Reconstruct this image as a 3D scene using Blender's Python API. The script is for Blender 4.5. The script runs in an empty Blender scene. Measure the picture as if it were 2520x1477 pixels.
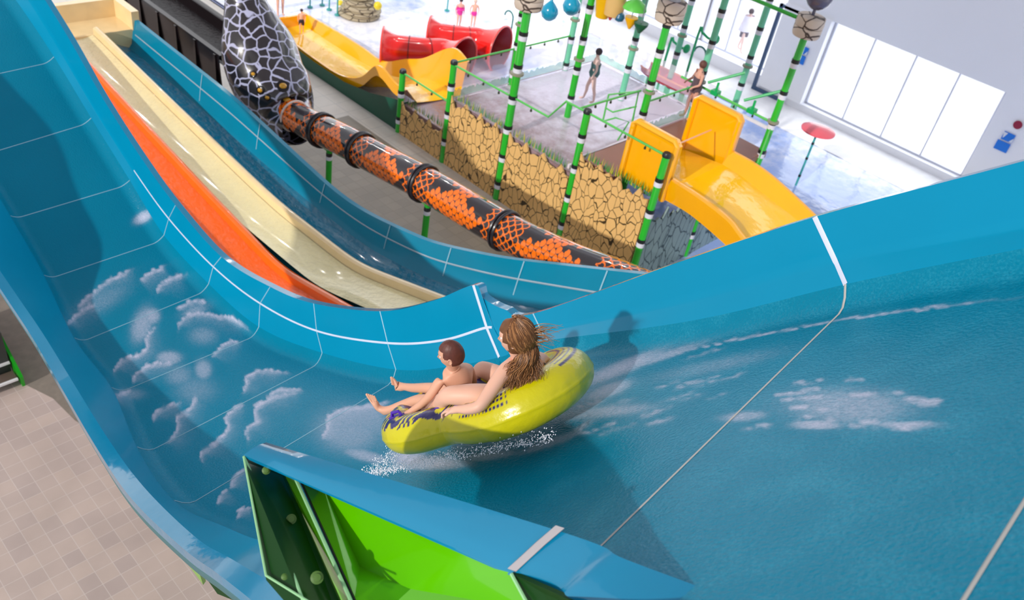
import bpy, math, random
import numpy as np
from mathutils import Vector, Matrix, noise
from math import sin, cos, radians as R, pi
random.seed(7)
S=bpy.context.scene
# ---------- camera (world: X runs across the slides towards the play area, Y along them, Z up; metres) ----------
FPX=2113.0; PIT=R(37.4); AZ=R(51.2); CR,SR=.9814,.1918
CAM=np.array([0,0,12.0])
def w2(v): # (x right-of-heading, y heading, z) -> world
    e1=(-sin(AZ),cos(AZ)); e2=(cos(AZ),sin(AZ))
    return np.array([v[0]*e2[0]+v[1]*e2[1], v[0]*e1[0]+v[1]*e1[1], v[2]])
cF=w2((0,cos(PIT),-sin(PIT))); u0=w2((0,sin(PIT),cos(PIT))); r0=w2((1,0,0))
cR=CR*r0+SR*u0; cU=-SR*r0+CR*u0
cd=bpy.data.cameras.new('camera'); cam=bpy.data.objects.new('camera',cd); S.collection.objects.link(cam)
cd.sensor_width=36; cd.lens=36*FPX/2520; cd.clip_start=.05; cd.clip_end=300
m=Matrix([[cR[i],cU[i],-cF[i],CAM[i]] for i in range(3)]+[[0,0,0,1]]); cam.matrix_world=m
S.camera=cam
cd.dof.use_dof=True; cd.dof.focus_distance=6.0; cd.dof.aperture_fstop=2.2
# ---------- world, sun, window daylight, exposure ----------
S.view_settings.view_transform='Standard'; S.view_settings.look='None'; S.view_settings.gamma=1
S.view_settings.use_curve_mapping=False; S.view_settings.exposure=0.0
wd=bpy.data.worlds.new('world'); S.world=wd; wd.use_nodes=True; nt=wd.node_tree; bg=nt.nodes['Background']
tc=nt.nodes.new('ShaderNodeTexCoord'); sx=nt.nodes.new('ShaderNodeSeparateXYZ'); nt.links.new(tc.outputs['Generated'],sx.inputs[0])
mx=nt.nodes.new('ShaderNodeMath'); mx.operation='MULTIPLY_ADD'; mx.inputs[1].default_value=.5; mx.inputs[2].default_value=.5
nt.links.new(sx.outputs['X'],mx.inputs[0])
cr=nt.nodes.new('ShaderNodeValToRGB'); nt.links.new(mx.outputs[0],cr.inputs[0])
cr.color_ramp.elements[0].color=(.85,.86,.88,1); cr.color_ramp.elements[1].color=(2.6,2.65,2.75,1); cr.color_ramp.elements[0].position=.35
nt.links.new(cr.outputs[0],bg.inputs[0]); bg.inputs[1].default_value=.86
def light(name,kind,loc,d,energy,color,**k):
    l=bpy.data.lights.new(name,kind); l.energy=energy; l.color=color
    for a,b in k.items(): setattr(l,a,b)
    o=bpy.data.objects.new(name,l); S.collection.objects.link(o); o.location=loc
    o.rotation_euler=Vector(d).to_track_quat('-Z','Y').to_euler(); return o
light('sun','SUN',(-10,0,20),(1.35,.16,-.70),2.6,(1,.95,.88),angle=R(1.2))
light('window_daylight','AREA',(32,15,5),(-1,-.1,-.25),1200,(.92,.96,1),shape='RECTANGLE',size=34,size_y=9)
for _x in (17.5,21.5):
    for _y in (21,27,33,39): light('glint_lamp','AREA',(_x,_y,15.0),(0,0,-1),110,(1,.98,.95),shape='DISK',size=.2)  # added lamps, no fixtures seen, there to make glints on the lanes
# ---------- pixel helpers ----------
def ray(x,y): return cF+cR*(x-1260)/FPX-cU*(y-738.5)/FPX
def PD(x,y,d): return CAM+d*ray(x,y)
def PZ(x,y,z): r=ray(x,y); return CAM+r*((z-12)/r[2])
def PX(x,y,w): r=ray(x,y); return CAM+r*(w/r[0])
def PY(x,y,q): r=ray(x,y); return CAM+r*(q/r[1])
def proj(P):
    v=P-CAM; d=v@cF; return 1260+FPX*(v@cR)/d, 738.5-FPX*(v@cU)/d
# ---------- object helpers ----------
def L(o,label=None,cat=None,group=None,kind=None):
    for k,v in (('label',label),('category',cat),('group',group),('kind',kind)):
        if v: o[k]=v
    return o
def rootloc(p):
    l=Vector((0,0,0))
    while p: l+=p.location; p=p.parent
    return l
def thing(name,label,cat,loc=(0,0,0),group=None):
    o=bpy.data.objects.new(name,None); S.collection.objects.link(o); o.location=Vector([float(a) for a in loc]); o.empty_display_size=.2
    return L(o,label,cat,group)
def mk(name,V,Fc,mat,parent=None,smooth=True,**tag):
    me=bpy.data.meshes.new(name); l=rootloc(parent)
    me.from_pydata([(float(v[0])-l.x,float(v[1])-l.y,float(v[2])-l.z) for v in V],[],[tuple(int(i) for i in f) for f in Fc])
    me.update()
    if smooth is not False:
        me.shade_smooth()
        if smooth is not True:
            me.set_sharp_from_angle(angle=R(smooth))
    for mm in (mat if isinstance(mat,(list,tuple)) else [mat]): me.materials.append(mm)
    o=bpy.data.objects.new(name,me); S.collection.objects.link(o); o.parent=parent
    return L(o,**tag)
def centre(o):
    me=o.data; n=len(me.vertices); a=np.empty(n*3); me.vertices.foreach_get('co',a); a=a.reshape(-1,3)
    c=np.array([a[:,0].mean(),a[:,1].mean(),a[:,2].min()]); a-=c; me.vertices.foreach_set('co',a.ravel()); me.update()
    o.location=o.location+Vector(c); return o
def solo(name,V,Fc,mat,label,cat,group=None,smooth=40,kind=None):
    return centre(mk(name,V,Fc,mat,None,smooth,label=label,cat=cat,group=group,kind=kind))
class MB:
    def __init__(s): s.V=[];s.F=[]
    def add(s,V,Fc):
        n=len(s.V); s.V+=[np.array(v,float) for v in V]; s.F+=[tuple(i+n for i in f) for f in Fc]; return s
    def box(s,c,h,ax=None):
        c=np.array(c,float); ax=np.eye(3) if ax is None else ax
        V=[c+ax[0]*h[0]*a+ax[1]*h[1]*b+ax[2]*h[2]*g for a in(-1,1) for b in(-1,1) for g in(-1,1)]
        return s.add(V,[(0,1,3,2),(4,6,7,5),(0,4,5,1),(2,3,7,6),(0,2,6,4),(1,5,7,3)])
    def tube(s,P,r,n=10,caps=True,closed=False):
        P=[np.array(p,float) for p in P]; m=len(P); rs=r if hasattr(r,'__len__') else [r]*m
        V=[];up=None
        for i,p in enumerate(P):
            a=P[(i-1)%m] if (i or closed) else P[0]; b=P[(i+1)%m] if (i<m-1 or closed) else P[-1]
            t=b-a; t/=max(np.linalg.norm(t),1e-9)
            if up is None:
                up=np.array([0,0,1.]) if abs(t[2])<.9 else np.array([1.,0,0])
            x=np.cross(t,up); x/=max(np.linalg.norm(x),1e-9); y=np.cross(x,t); up=y
            V+=[p+rs[i]*(x*cos(2*pi*k/n)+y*sin(2*pi*k/n)) for k in range(n)]
        Fc=[]
        for i in range(m if closed else m-1):
            for k in range(n):
                a=i*n+k;b=i*n+(k+1)%n;c=((i+1)%m)*n+(k+1)%n;d=((i+1)%m)*n+k; Fc.append((a,b,c,d))
        if caps and not closed: Fc+= [tuple(range(n))[::-1],tuple(range((m-1)*n,m*n))]
        return s.add(V,Fc)
    def lathe(s,c,prof,n=20,ax=None):
        c=np.array(c,float); ax=np.eye(3) if ax is None else ax; V=[];Fc=[];m=len(prof)
        for (r,z) in prof: V+=[c+ax[0]*r*cos(2*pi*k/n)+ax[1]*r*sin(2*pi*k/n)+ax[2]*z for k in range(n)]
        for i in range(m-1):
            for k in range(n): Fc.append((i*n+k,i*n+(k+1)%n,(i+1)*n+(k+1)%n,(i+1)*n+k))
        if prof[0][0]>1e-4: Fc.append(tuple(range(n))[::-1])
        if prof[-1][0]>1e-4: Fc.append(tuple(range((m-1)*n,m*n)))
        return s.add(V,Fc)
    def ball(s,c,r,n=14,sq=(1,1,1)):
        pr=[(sin(pi*i/8)*1.0,-cos(pi*i/8)) for i in range(9)]
        return s.lathe(c,[(max(a,1e-5)*1.0,b) for a,b in pr],n,np.diag([r*sq[0],r*sq[1],r*sq[2]]))
    def grid(s,G):   # G[i][j] points
        h=len(G);w=len(G[0]); return s.add([p for row in G for p in row],[(i*w+j,i*w+j+1,(i+1)*w+j+1,(i+1)*w+j) for i in range(h-1) for j in range(w-1)])
    def slab(s,P,t):  # polygon extruded by vector t
        n=len(P); t=np.array(t,float); P=[np.array(p,float) for p in P]
        return s.add(P+[p+t for p in P],[tuple(range(n)),tuple(range(2*n-1,n-1,-1))]+[(i,i+n,(i+1)%n+n,(i+1)%n) for i in range(n)])
    def obj(s,name,mat,parent=None,smooth=40,**k): return mk(name,s.V,s.F,mat,parent,smooth,**k)
    def solo(s,name,mat,label,cat,group=None,smooth=40,kind=None): return solo(name,s.V,s.F,mat,label,cat,group,smooth,kind)
def cat(P,n,closed=False):  # catmull-rom resample
    P=np.array(P,float); m=len(P); out=[]
    seg=m if closed else m-1
    for i in range(seg):
        g=lambda j: P[j%m] if closed else (P[0]*2-P[1] if j<0 else P[-1]*2-P[-2] if j>=m else P[j])
        a,b,c,d=g(i-1),g(i),g(i+1),g(i+2)
        for k in range(n):
            t=k/n; out.append(.5*((2*b)+(c-a)*t+(2*a-5*b+4*c-d)*t*t+(3*b-a-3*c+d)*t**3))
    if not closed: out.append(P[-1])
    return np.array(out)
def dup(root,loc,label=None,rotz=0):
    r=root.copy(); S.collection.objects.link(r); r.location=loc; r.rotation_euler=(0,0,rotz)
    if label: r['label']=label
    for ch in list(root.children):
        c=ch.copy(); S.collection.objects.link(c); c.parent=r
        for g in ch.children:
            d=g.copy(); S.collection.objects.link(d); d.parent=c
    return r
# ---------- materials ----------
def srgb(r,g,b): return tuple(((c/255)/12.92 if c/255<=.04045 else ((c/255+.055)/1.055)**2.4) for c in (r,g,b))+(1,)
MT={}
def mat(name,rgb,rough=.4,metal=0,spec=.5,coat=0,alpha=1,trans=0,bump=None,var=None,sub=0):
    if name in MT: return MT[name]
    m=bpy.data.materials.new(name); m.use_nodes=True; n=m.node_tree; b=n.nodes['Principled BSDF']
    b.inputs['Base Color'].default_value=srgb(*rgb); b.inputs['Roughness'].default_value=rough; b.inputs['Metallic'].default_value=metal
    b.inputs['Specular IOR Level'].default_value=spec; b.inputs['Coat Weight'].default_value=coat; b.inputs['Alpha'].default_value=alpha
    b.inputs['Transmission Weight'].default_value=trans; b.inputs['Subsurface Weight'].default_value=sub
    b.inputs['Coat Roughness'].default_value=.06
    tcn=n.nodes.new('ShaderNodeTexCoord')
    if var is None: var=(3.,.06)
    if var:
        nz=n.nodes.new('ShaderNodeTexNoise'); nz.inputs['Scale'].default_value=var[0]; nz.inputs['Detail'].default_value=4
        n.links.new(tcn.outputs['Object'],nz.inputs['Vector'])
        hs=n.nodes.new('ShaderNodeHueSaturation'); hs.inputs['Color'].default_value=srgb(*rgb)
        mr=n.nodes.new('ShaderNodeMapRange'); mr.inputs['To Min'].default_value=1-var[1]*2; mr.inputs['To Max'].default_value=1+var[1]*2
        n.links.new(nz.outputs['Fac'],mr.inputs['Value']); n.links.new(mr.outputs[0],hs.inputs['Value']); n.links.new(hs.outputs[0],b.inputs['Base Color'])
    if bump:
        bz=n.nodes.new('ShaderNodeTexNoise'); bz.inputs['Scale'].default_value=bump[0]; bz.inputs['Detail'].default_value=3
        mp=n.nodes.new('ShaderNodeMapping'); mp.inputs['Scale'].default_value=bump[2] if len(bump)>2 else (1,1,1)
        n.links.new(tcn.outputs['Object'],mp.inputs[0]); n.links.new(mp.outputs[0],bz.inputs['Vector'])
        bp=n.nodes.new('ShaderNodeBump'); bp.inputs['Strength'].default_value=bump[1]; bp.inputs['Distance'].default_value=bump[3] if len(bump)>3 else .05
        n.links.new(bz.outputs['Fac'],bp.inputs['Height']); (n.links.new(bp.outputs[0],b.inputs['Normal']) if len(bump)<5 else None); n.links.new(bp.outputs[0],b.inputs['Coat Normal'])
    MT[name]=m; return m
def attr_mix(m,attr,rgb,noise_scale=None,soft=.25,rough=None,fac=1.0):
    """mix a second colour into m by a per-vertex attribute (optionally broken up by noise)"""
    n=m.node_tree; b=n.nodes['Principled BSDF']; src=b.inputs['Base Color'].links[0].from_socket if b.inputs['Base Color'].links else None
    at=n.nodes.new('ShaderNodeAttribute'); at.attribute_name=attr; f=at.outputs['Fac']
    if noise_scale:
        tcn=n.nodes.new('ShaderNodeTexCoord'); nz=n.nodes.new('ShaderNodeTexNoise'); nz.inputs['Scale'].default_value=noise_scale; nz.inputs['Detail'].default_value=6; nz.inputs['Roughness'].default_value=.65
        n.links.new(tcn.outputs['Object'],nz.inputs['Vector'])
        ad=n.nodes.new('ShaderNodeMath'); ad.operation='ADD'; n.links.new(f,ad.inputs[0]); n.links.new(nz.outputs['Fac'],ad.inputs[1])
        mr=n.nodes.new('ShaderNodeMapRange'); mr.inputs['From Min'].default_value=1-soft; mr.inputs['From Max'].default_value=1+soft; n.links.new(ad.outputs[0],mr.inputs['Value']); 
        ml=n.nodes.new('ShaderNodeMath'); ml.operation='MULTIPLY'; mu=n.nodes.new('ShaderNodeMath'); mu.operation='MULTIPLY'; mu.use_clamp=True; mu.inputs[1].default_value=3
        n.links.new(f,mu.inputs[0]); n.links.new(mr.outputs[0],ml.inputs[0]); n.links.new(mu.outputs[0],ml.inputs[1]); f=ml.outputs[0]
    if fac!=1:
        mf=n.nodes.new('ShaderNodeMath'); mf.operation='MULTIPLY'; mf.inputs[1].default_value=fac; n.links.new(f,mf.inputs[0]); f=mf.outputs[0]
    mi=n.nodes.new('ShaderNodeMix'); mi.data_type='RGBA'; n.links.new(f,mi.inputs['Factor'])
    if src: n.links.new(src,mi.inputs['A'])
    else: mi.inputs['A'].default_value=b.inputs['Base Color'].default_value
    mi.inputs['B'].default_value=srgb(*rgb); n.links.new(mi.outputs['Result'],b.inputs['Base Color']); return m
def setattr_f(o,name,vals):
    a=o.data.attributes.new(name,'FLOAT','POINT'); a.data.foreach_set('value',np.asarray(vals,np.float32))
def crack_mat(name,rgb,line,scale,width,stretch=(1,1,1),rough=.6,rand=1.0):
    m=mat(name,rgb,rough,var=(2.5,.05)); n=m.node_tree; b=n.nodes['Principled BSDF']; src=b.inputs['Base Color'].links[0].from_socket
    tcn=n.nodes.new('ShaderNodeTexCoord'); mp=n.nodes.new('ShaderNodeMapping'); mp.inputs['Scale'].default_value=stretch; n.links.new(tcn.outputs['Object'],mp.inputs[0])
    nz=n.nodes.new('ShaderNodeTexNoise'); nz.inputs['Scale'].default_value=2.; n.links.new(mp.outputs[0],nz.inputs['Vector'])
    mm=n.nodes.new('ShaderNodeVectorMath'); mm.operation='MULTIPLY_ADD'; mm.inputs[1].default_value=(.25,.25,.25); n.links.new(nz.outputs['Color'],mm.inputs[0]); n.links.new(mp.outputs[0],mm.inputs[2])
    v=n.nodes.new('ShaderNodeTexVoronoi'); v.feature='DISTANCE_TO_EDGE'; v.inputs['Scale'].default_value=scale; v.inputs['Randomness'].default_value=rand; n.links.new(mm.outputs[0],v.inputs['Vector'])
    mr=n.nodes.new('ShaderNodeMapRange'); mr.inputs['From Min'].default_value=width*.6; mr.inputs['From Max'].default_value=width; n.links.new(v.outputs['Distance'],mr.inputs['Value'])
    mi=n.nodes.new('ShaderNodeMix'); mi.data_type='RGBA'; n.links.new(mr.outputs[0],mi.inputs['Factor']); mi.inputs['A'].default_value=srgb(*line); n.links.new(src,mi.inputs['B']); n.links.new(mi.outputs['Result'],b.inputs['Base Color']); return m
def tile_mat(name,c1,c2,mortar,size,rough=.5,stretch=1.0,mort=.025,rot=0,coat=0):
    m=mat(name,c1,rough,coat=coat,var=False); n=m.node_tree; b=n.nodes['Principled BSDF']; tcn=n.nodes.new('ShaderNodeTexCoord')
    mp=n.nodes.new('ShaderNodeMapping'); mp.inputs['Rotation'].default_value=(0,0,rot); n.links.new(tcn.outputs['Object'],mp.inputs[0])
    br=n.nodes.new('ShaderNodeTexBrick'); br.offset=0; br.inputs['Color1'].default_value=srgb(*c1); br.inputs['Color2'].default_value=srgb(*c2); br.inputs['Mortar'].default_value=srgb(*mortar)
    br.inputs['Scale'].default_value=1/size; br.inputs['Mortar Size'].default_value=mort; br.inputs['Brick Width'].default_value=1*stretch; br.inputs['Row Height'].default_value=1; br.inputs['Mortar Smooth'].default_value=.5
    n.links.new(mp.outputs[0],br.inputs['Vector'])
    nz=n.nodes.new('ShaderNodeTexNoise'); nz.inputs['Scale'].default_value=1.3; nz.inputs['Detail'].default_value=5; n.links.new(tcn.outputs['Object'],nz.inputs['Vector'])
    hs=n.nodes.new('ShaderNodeHueSaturation'); n.links.new(br.outputs['Color'],hs.inputs['Color']); mr=n.nodes.new('ShaderNodeMapRange'); mr.inputs['To Min'].default_value=.8; mr.inputs['To Max'].default_value=1.15
    n.links.new(nz.outputs['Fac'],mr.inputs['Value']); n.links.new(mr.outputs[0],hs.inputs['Value']); n.links.new(hs.outputs[0],b.inputs['Base Color']); return m
# ================= THE BIG BLUE RAFT SLIDE =================
blue=mat('blue_fibreglass',(0,126,158),.28,coat=.05,spec=.1,var=(1.2,.04),bump=(60,.35,(1,.45,1),.018))
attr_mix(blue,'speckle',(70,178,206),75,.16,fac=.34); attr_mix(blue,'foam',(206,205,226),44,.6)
blue_wall=mat('blue_gelcoat',(0,140,180),.25,coat=.06,spec=.15,var=(1.5,.03))
blue_rim=mat('blue_rim_gelcoat',(10,128,170),.14,coat=.5,var=(1.5,.04),bump=(5,.08))
seam=mat('joint_sealant',(150,196,216),.5)
seamw=mat('white_joint_sealant',(214,220,240),.5)
green=mat('green_fibreglass',(92,184,0),.16,coat=.7,var=(1.5,.05))
dgreen=mat('dark_green_plate',(6,58,8),.4,coat=.08,spec=.25)  # near-black green for the bolted ribs and bracket
edge=mat('pale_green_edge',(150,205,150),.4)
steel=mat('steel',(150,150,135),.35,metal=.8)
# stations: right rim, mid wall seam, right floor crease (pixels measured), left floor crease
XC=4.6
st=[ # rim,           mid,          crease,      left(px) or (x,dq)
 ('A2',(10,-160),(-25,-130),(-55,-105),(-340,-95)),
 ('A',(92,-30),(65,-12),(40,12),(-250,25)),
 ('B',(168,92),(150,125),(132,152),(-150,215)),
 ('C',(255,245),(235,275),(222,302),(-65,390)),
 ('D',(345,385),(330,420),(318,455),(25,542)),
 ('E',(432,505),(415,538),(402,592),(110,690)),
 ('F',(545,632),(525,657),(515,714),(185,850)),
 ('G',(665,706),(640,747),(640,824),(281,972)),
 ('H',(772,747),(779,815),(799,889),(345,1125)),
 ('I',(935,766),(955,845),(985,934),(440,1262)),
 ('I2',(1060,742),(1090,838),(1130,925),(560,1322)),
 ('J',(1165,702),(1199,806),(1245,905),(640,1358)),
 ('J1',(1188,733),(1225,818),(1275,893),None),
 ('J2',(1240,761),(1275,822),(1312,880),None),
 ('K',(1312,772),(1330,818),(1352,866),None),
 ('L',(1680,642),(1690,740),(1715,825),None),
 ('M',(2005,534),(2055,640),(2103,738),None),
 ('N',(2520,396),(2520,560),(2520,662),None),
 ('O',None,None,None,None),('P',None,None,None,None)]
RI=[];MM=[];CC=[];LL=[]
leftX={'J1':(1.88,.42),'J2':(1.87,.38),'K':(1.86,.3),'L':(1.8,.2),'M':(1.84,8.82),'N':(1.72,9.62)}
for nme,a,b,c,l in st:
    if a is None:
        d=CC[-1]-CC[-2]; d=d/np.linalg.norm(d)*1.3
        RI.append(RI[-1]+d); MM.append(MM[-1]+d); CC.append(CC[-1]+d); LL.append(LL[-1]+d); continue
    RI.append(PX(*a,XC+.16)); MM.append(PX(*b,XC+.1)); CC.append(PX(*c,XC))
    if l: 
        LL.append(PZ(*l,CC[-1][2]))
    else:
        x,dq_=leftX[nme]; LL.append(np.array([x,CC[-1][1]-(.1 if nme in 'MN' else dq_),CC[-1][2]-(.36 if nme in 'MNL' else .0 if nme in ('J','J1') else .12)]))
names=[s[0] for s in st]
SUB=26
rRI,rMM,rCC,rLL=[cat(a,SUB) for a in (RI,MM,CC,LL)]
# smooth the floor creases a little
def smooth(a,k):
    for _ in range(k):
        b=a.copy(); b[1:-1]=(a[:-2]+a[1:-1]*2+a[2:])/4; a=b
    return a
rCC=smooth(rCC,60); rLL=smooth(rLL,60); rMM=smooth(rMM,20); 
NS=len(rCC)
# left (near) low wall rim
lin={'A2':(-420,-80),'A':(-330,50),'B':(-230,245),'C':(-140,425),'D':(-50,590),'E':(40,725),'F':(105,820),'G':(180,942),'H':(262,1074),'I':(350,1195),'I2':(480,1322),'J':(560,1370),'J1':(610,1400),'J2':(650,1424),'K':(720,1466),'L':(1100,1640)}
lout={'A2':(-440,-60),'A':(-350,70),'B':(-250,262),'C':(-160,445),'D':(-68,605),'E':(20,740),'F':(79,830),'G':(153,958),'H':(230,1090),'I':(318,1222),'I2':(448,1348),'J':(525,1404),'J1':(572,1440),'J2':(615,1474),'K':(680,1526),'L':(1050,1700)}
LIr=[];LOr=[]
for i,nm in enumerate(names):
    x=LL[i][0]
    if nm in lin:
        h_={'I2':.32,'J':.26,'J1':.24,'J2':.24,'K':.24,'L':.24}.get(nm,.42); LIr.append(PZ(*lin[nm],LL[i][2]+h_)); LOr.append(PZ(*lout[nm],LL[i][2]+h_-.02))
    else:
        LIr.append(LIr[-1]+(LL[i]-LL[i-1])); LOr.append(LOr[-1]+(LL[i]-LL[i-1]))
rLI=smooth(cat(LIr,SUB),40); rLO=smooth(cat(LOr,SUB),40)
raft_slide=thing('water_slide','giant blue raft half-pipe slide that dips in the middle and swoops up at both ends','water slide',(3.3,5,0))
def tangent(a,i): t=a[min(i+1,NS-1)]-a[max(i-1,0)]; return t/np.linalg.norm(t)
NF=96; G=[]; uv=[]
floor_profiles=[]
for i in range(NS):
    A=rCC[i];B=rLL[i]; t=tangent(rCC,i); lat=(B-A); Wd=np.linalg.norm(lat); lat/=Wd; nrm=np.cross(lat,t); nrm*= np.sign(nrm[2]+1e-6*1) if abs(nrm[2])>.05 else 1
    nrm/=np.linalg.norm(nrm)
    row=[]
    up=rMM[i]-A; up/=np.linalg.norm(up)
    f=.11
    for k in range(NF+1):
        s=k/NF*Wd
        # rounded fillets at both edges
        h=0
        if s<f*1.6: h=.11*(1-s/(f*1.6))**2
        if Wd-s<f*1.6: h=.11*(1-(Wd-s)/(f*1.6))**2
        row.append(A+lat*s+nrm*h*1.0)
    G.append(row)
FL=MB().grid(G)
fo=FL.obj('slide_floor',blue,raft_slide,True)
# foam / airbrushed cloud outlines and white water, stored on the floor itself
Vf=np.array(FL.V); pxv,pyv=proj(Vf.T if False else Vf) if False else (None,None)
v=Vf-CAM; dd=v@cF; pxv=1260+FPX*(v@cR)/dd; pyv=738.5-FPX*(v@cU)/dd
bad=(dd<.3); pxv[bad]=-9999
wob=np.array([noise.noise((p[0]*5,p[1]*5,p[2]*5)) for p in Vf]); wob2=np.array([noise.noise((p[0]*14,p[1]*14,p[2]*14)) for p in Vf])
foam=np.zeros(len(Vf))
def arc(pts,w=4.,inner=34.,amp=.8,fill=.28):
    global foam
    P=cat([(a,b) for a,b in pts],6)
    X=pxv+wob*6+wob2*2.5; Y=pyv+wob2*5
    best=np.full(len(Vf),1e9); side=np.zeros(len(Vf)); end=np.ones(len(Vf))
    m=len(P)-1
    for i in range(m):
        a=P[i];b=P[i+1];d=b-a; L2=d@d+1e-9
        t=np.clip(((X-a[0])*d[0]+(Y-a[1])*d[1])/L2,0,1)
        ex=X-(a[0]+t*d[0]); ey=Y-(a[1]+t*d[1]); q=np.hypot(ex,ey)
        k=q<best; best[k]=q[k]; side[k]=np.sign(d[0]*ey-d[1]*ex)[k]; u=(i+t)/m; end[k]=np.clip(np.minimum(u,1-u)*6+.15,0,1)[k]
    f=np.where(side>0, amp*np.exp(-(best/w)**1.3)+fill*np.exp(-(best/inner)**1.5), amp*np.exp(-(best/(w*.6))**2))
    foam=np.maximum(foam,f*end)
for pts in [[(342,690),(369,673),(406,652)],[(386,724),(393,700),(416,686),(457,674)],[(437,764),(454,747),(484,739),(515,746)],
 [(437,815),(444,791),(464,774),(491,771),(518,773),(542,779),(576,783),(593,795),(616,812)],
 [(281,920),(284,903),(305,883),(339,873),(359,856),(362,829),(386,798)],[(325,944),(332,923),(352,906),(379,896),(406,893),(447,886)],
 [(521,879),(535,859),(559,842),(596,839)],[(284,978),(305,967),(325,961)],[(596,971),(606,944),(603,930),(623,917),(657,910),(715,918)],
 [(643,990),(670,967),(704,957),(745,959)],[(377,1037),(380,1017),(410,999),(450,987)],
 [(405,1092),(430,1072),(437,1047),(435,1027),(465,1012),(475,987),(485,970)],
 [(500,1142),(495,1112),(530,1087),(560,1052),(555,1027),(580,1002),(605,994)],[(610,1092),(607,1052),(630,1037),(625,1007),(650,987),(690,972),(740,965)],
 [(565,1200),(575,1177),(600,1147)],[(535,1242),(540,1222),(560,1202)],[(585,1277),(590,1257),(620,1247)],[(168,800),(190,770),(240,745)],
 [(185,765),(250,700),(330,660)]]: arc(pts)
arc([(790,1087),(800,1057),(805,1027),(840,1007),(905,999),(960,985)],5,90,.75,.55)
def blob(x,y,rx,ry,amp,an=0):
    global foam
    c,s_=cos(R(an)),sin(R(an)); X=pxv-x;Y=pyv-y; U=(X*c+Y*s_)/rx; W=(-X*s_+Y*c)/ry
    foam=np.maximum(foam,amp*np.exp(-(U*U+W*W)**1.3))
for b in [(352,535,24,12,.85,-30),(350,800,26,48,.5,20),(372,778,22,20,.6),(415,880,32,16,.55),(500,910,22,26,.48),(500,825,40,26,.3),(440,925,40,30,.3),
          (480,765,40,18,.35,-20),(860,1060,90,60,.42),(900,1122,60,14,.6,14),(320,970,40,16,.3),(250,740,90,30,.25,-30),(480,960,60,40,.26)]: blob(*b)
# wake and broken water on the steep part
for b in [(1530,905,110,16,.75,-22),(1620,880,120,10,.55,-18),(2090,1000,170,48,.42,2),(2240,1046,80,6,.8,0),(2010,1046,60,10,.8,0),(1830,1025,60,12,.5,-5),
          (1480,1015,150,16,.42,-6),(1350,1090,80,10,.6,-20),(1010,1130,50,22,.9,10),(1060,1140,90,16,.85,0),(1200,1122,70,10,.75,-8),(1500,960,60,16,.6,-20),(1420,1060,60,8,.5,-35),
          (1760,900,180,20,.25,-12)]: blob(*b)
rs_=random.Random(3)
for k in range(26):
    x_=rs_.uniform(1860,2300);y_=rs_.uniform(935,1058);l_=rs_.uniform(25,85);arc([(x_-l_/2,y_+rs_.uniform(-2,5)),(x_,y_+rs_.uniform(-6,2)),(x_+l_/2,y_-rs_.uniform(0,6))],rs_.uniform(2,5),8,rs_.uniform(.5,.95),.1)
for k in range(16):
    x_=rs_.uniform(1420,1800);y_=900+(1700-x_)*.12+rs_.uniform(-30,160);l_=rs_.uniform(60,150);arc([(x_-l_/2,y_+l_*.16),(x_,y_+rs_.uniform(-3,3)),(x_+l_/2,y_-l_*.16)],rs_.uniform(2.5,5),10,rs_.uniform(.25,.5),.1)
arc([(2520,732),(2120,781),(1849,829),(1680,866),(1560,895)],2.2,6,.75,.1)
ramp=np.clip((pxv-1000)/300,0,1)*(pyv>820)

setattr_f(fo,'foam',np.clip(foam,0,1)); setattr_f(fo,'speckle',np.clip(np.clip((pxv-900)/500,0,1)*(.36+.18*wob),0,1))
# right wall
def strip(A,B,k=6,bulge=0):
    return [[A[i]*(1-j/k)+B[i]*j/k for j in range(k+1)] for i in range(len(A))]
# crease top = first floor column
c0=np.array([g[0] for g in G]); cl=np.array([g[-1] for g in G])
MB().grid([[*(c0[i]*(1-j/6)+rMM[i]*j/6 for j in range(6)),*(rMM[i]*(1-j/6)+rRI[i]*j/6 for j in range(7))] for i in range(NS)]).obj('side_wall',blue_wall,raft_slide,True)
out=rRI+np.array([.09,0,-.005]); out2=out+np.array([.01,0,-.13])
MB().grid([[rRI[i],out[i],out2[i]] for i in range(NS)]).obj('rim_flange',blue_rim,raft_slide,50,label='pale glossy rim along the far wall')
# outside shell of the far wall and the underside
MB().grid([[out2[i],rCC[i]+np.array([.12,0,-.3]),rLL[i]+np.array([-.1,0,-.42])] for i in range(NS)]).obj('outer_shell',mat('slide_outer_shell',(20,110,120),.4),raft_slide,60)
# left low wall
iK=names.index('K')*SUB
MB().grid([[cl[i]*(1-j/5)+rLI[i]*j/5 for j in range(6)] for i in range(iK)]).obj('side_wall',blue_wall,raft_slide,True)
lo2=rLO+np.array([-.0,0,-.1])
MB().grid([[rLI[i],rLO[i],lo2[i]] for i in range(iK)]).obj('rim_flange',blue_rim,raft_slide,50,label='pale glossy rim along the near low wall')
MB().grid([[lo2[i],lo2[i]+np.array([.02,0,-.12]),rLL[i]+np.array([.3,0,-.4])] for i in range(iK)]).obj('outer_shell',mat('slide_outer_shell',(20,110,120),.4),raft_slide,60)
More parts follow.
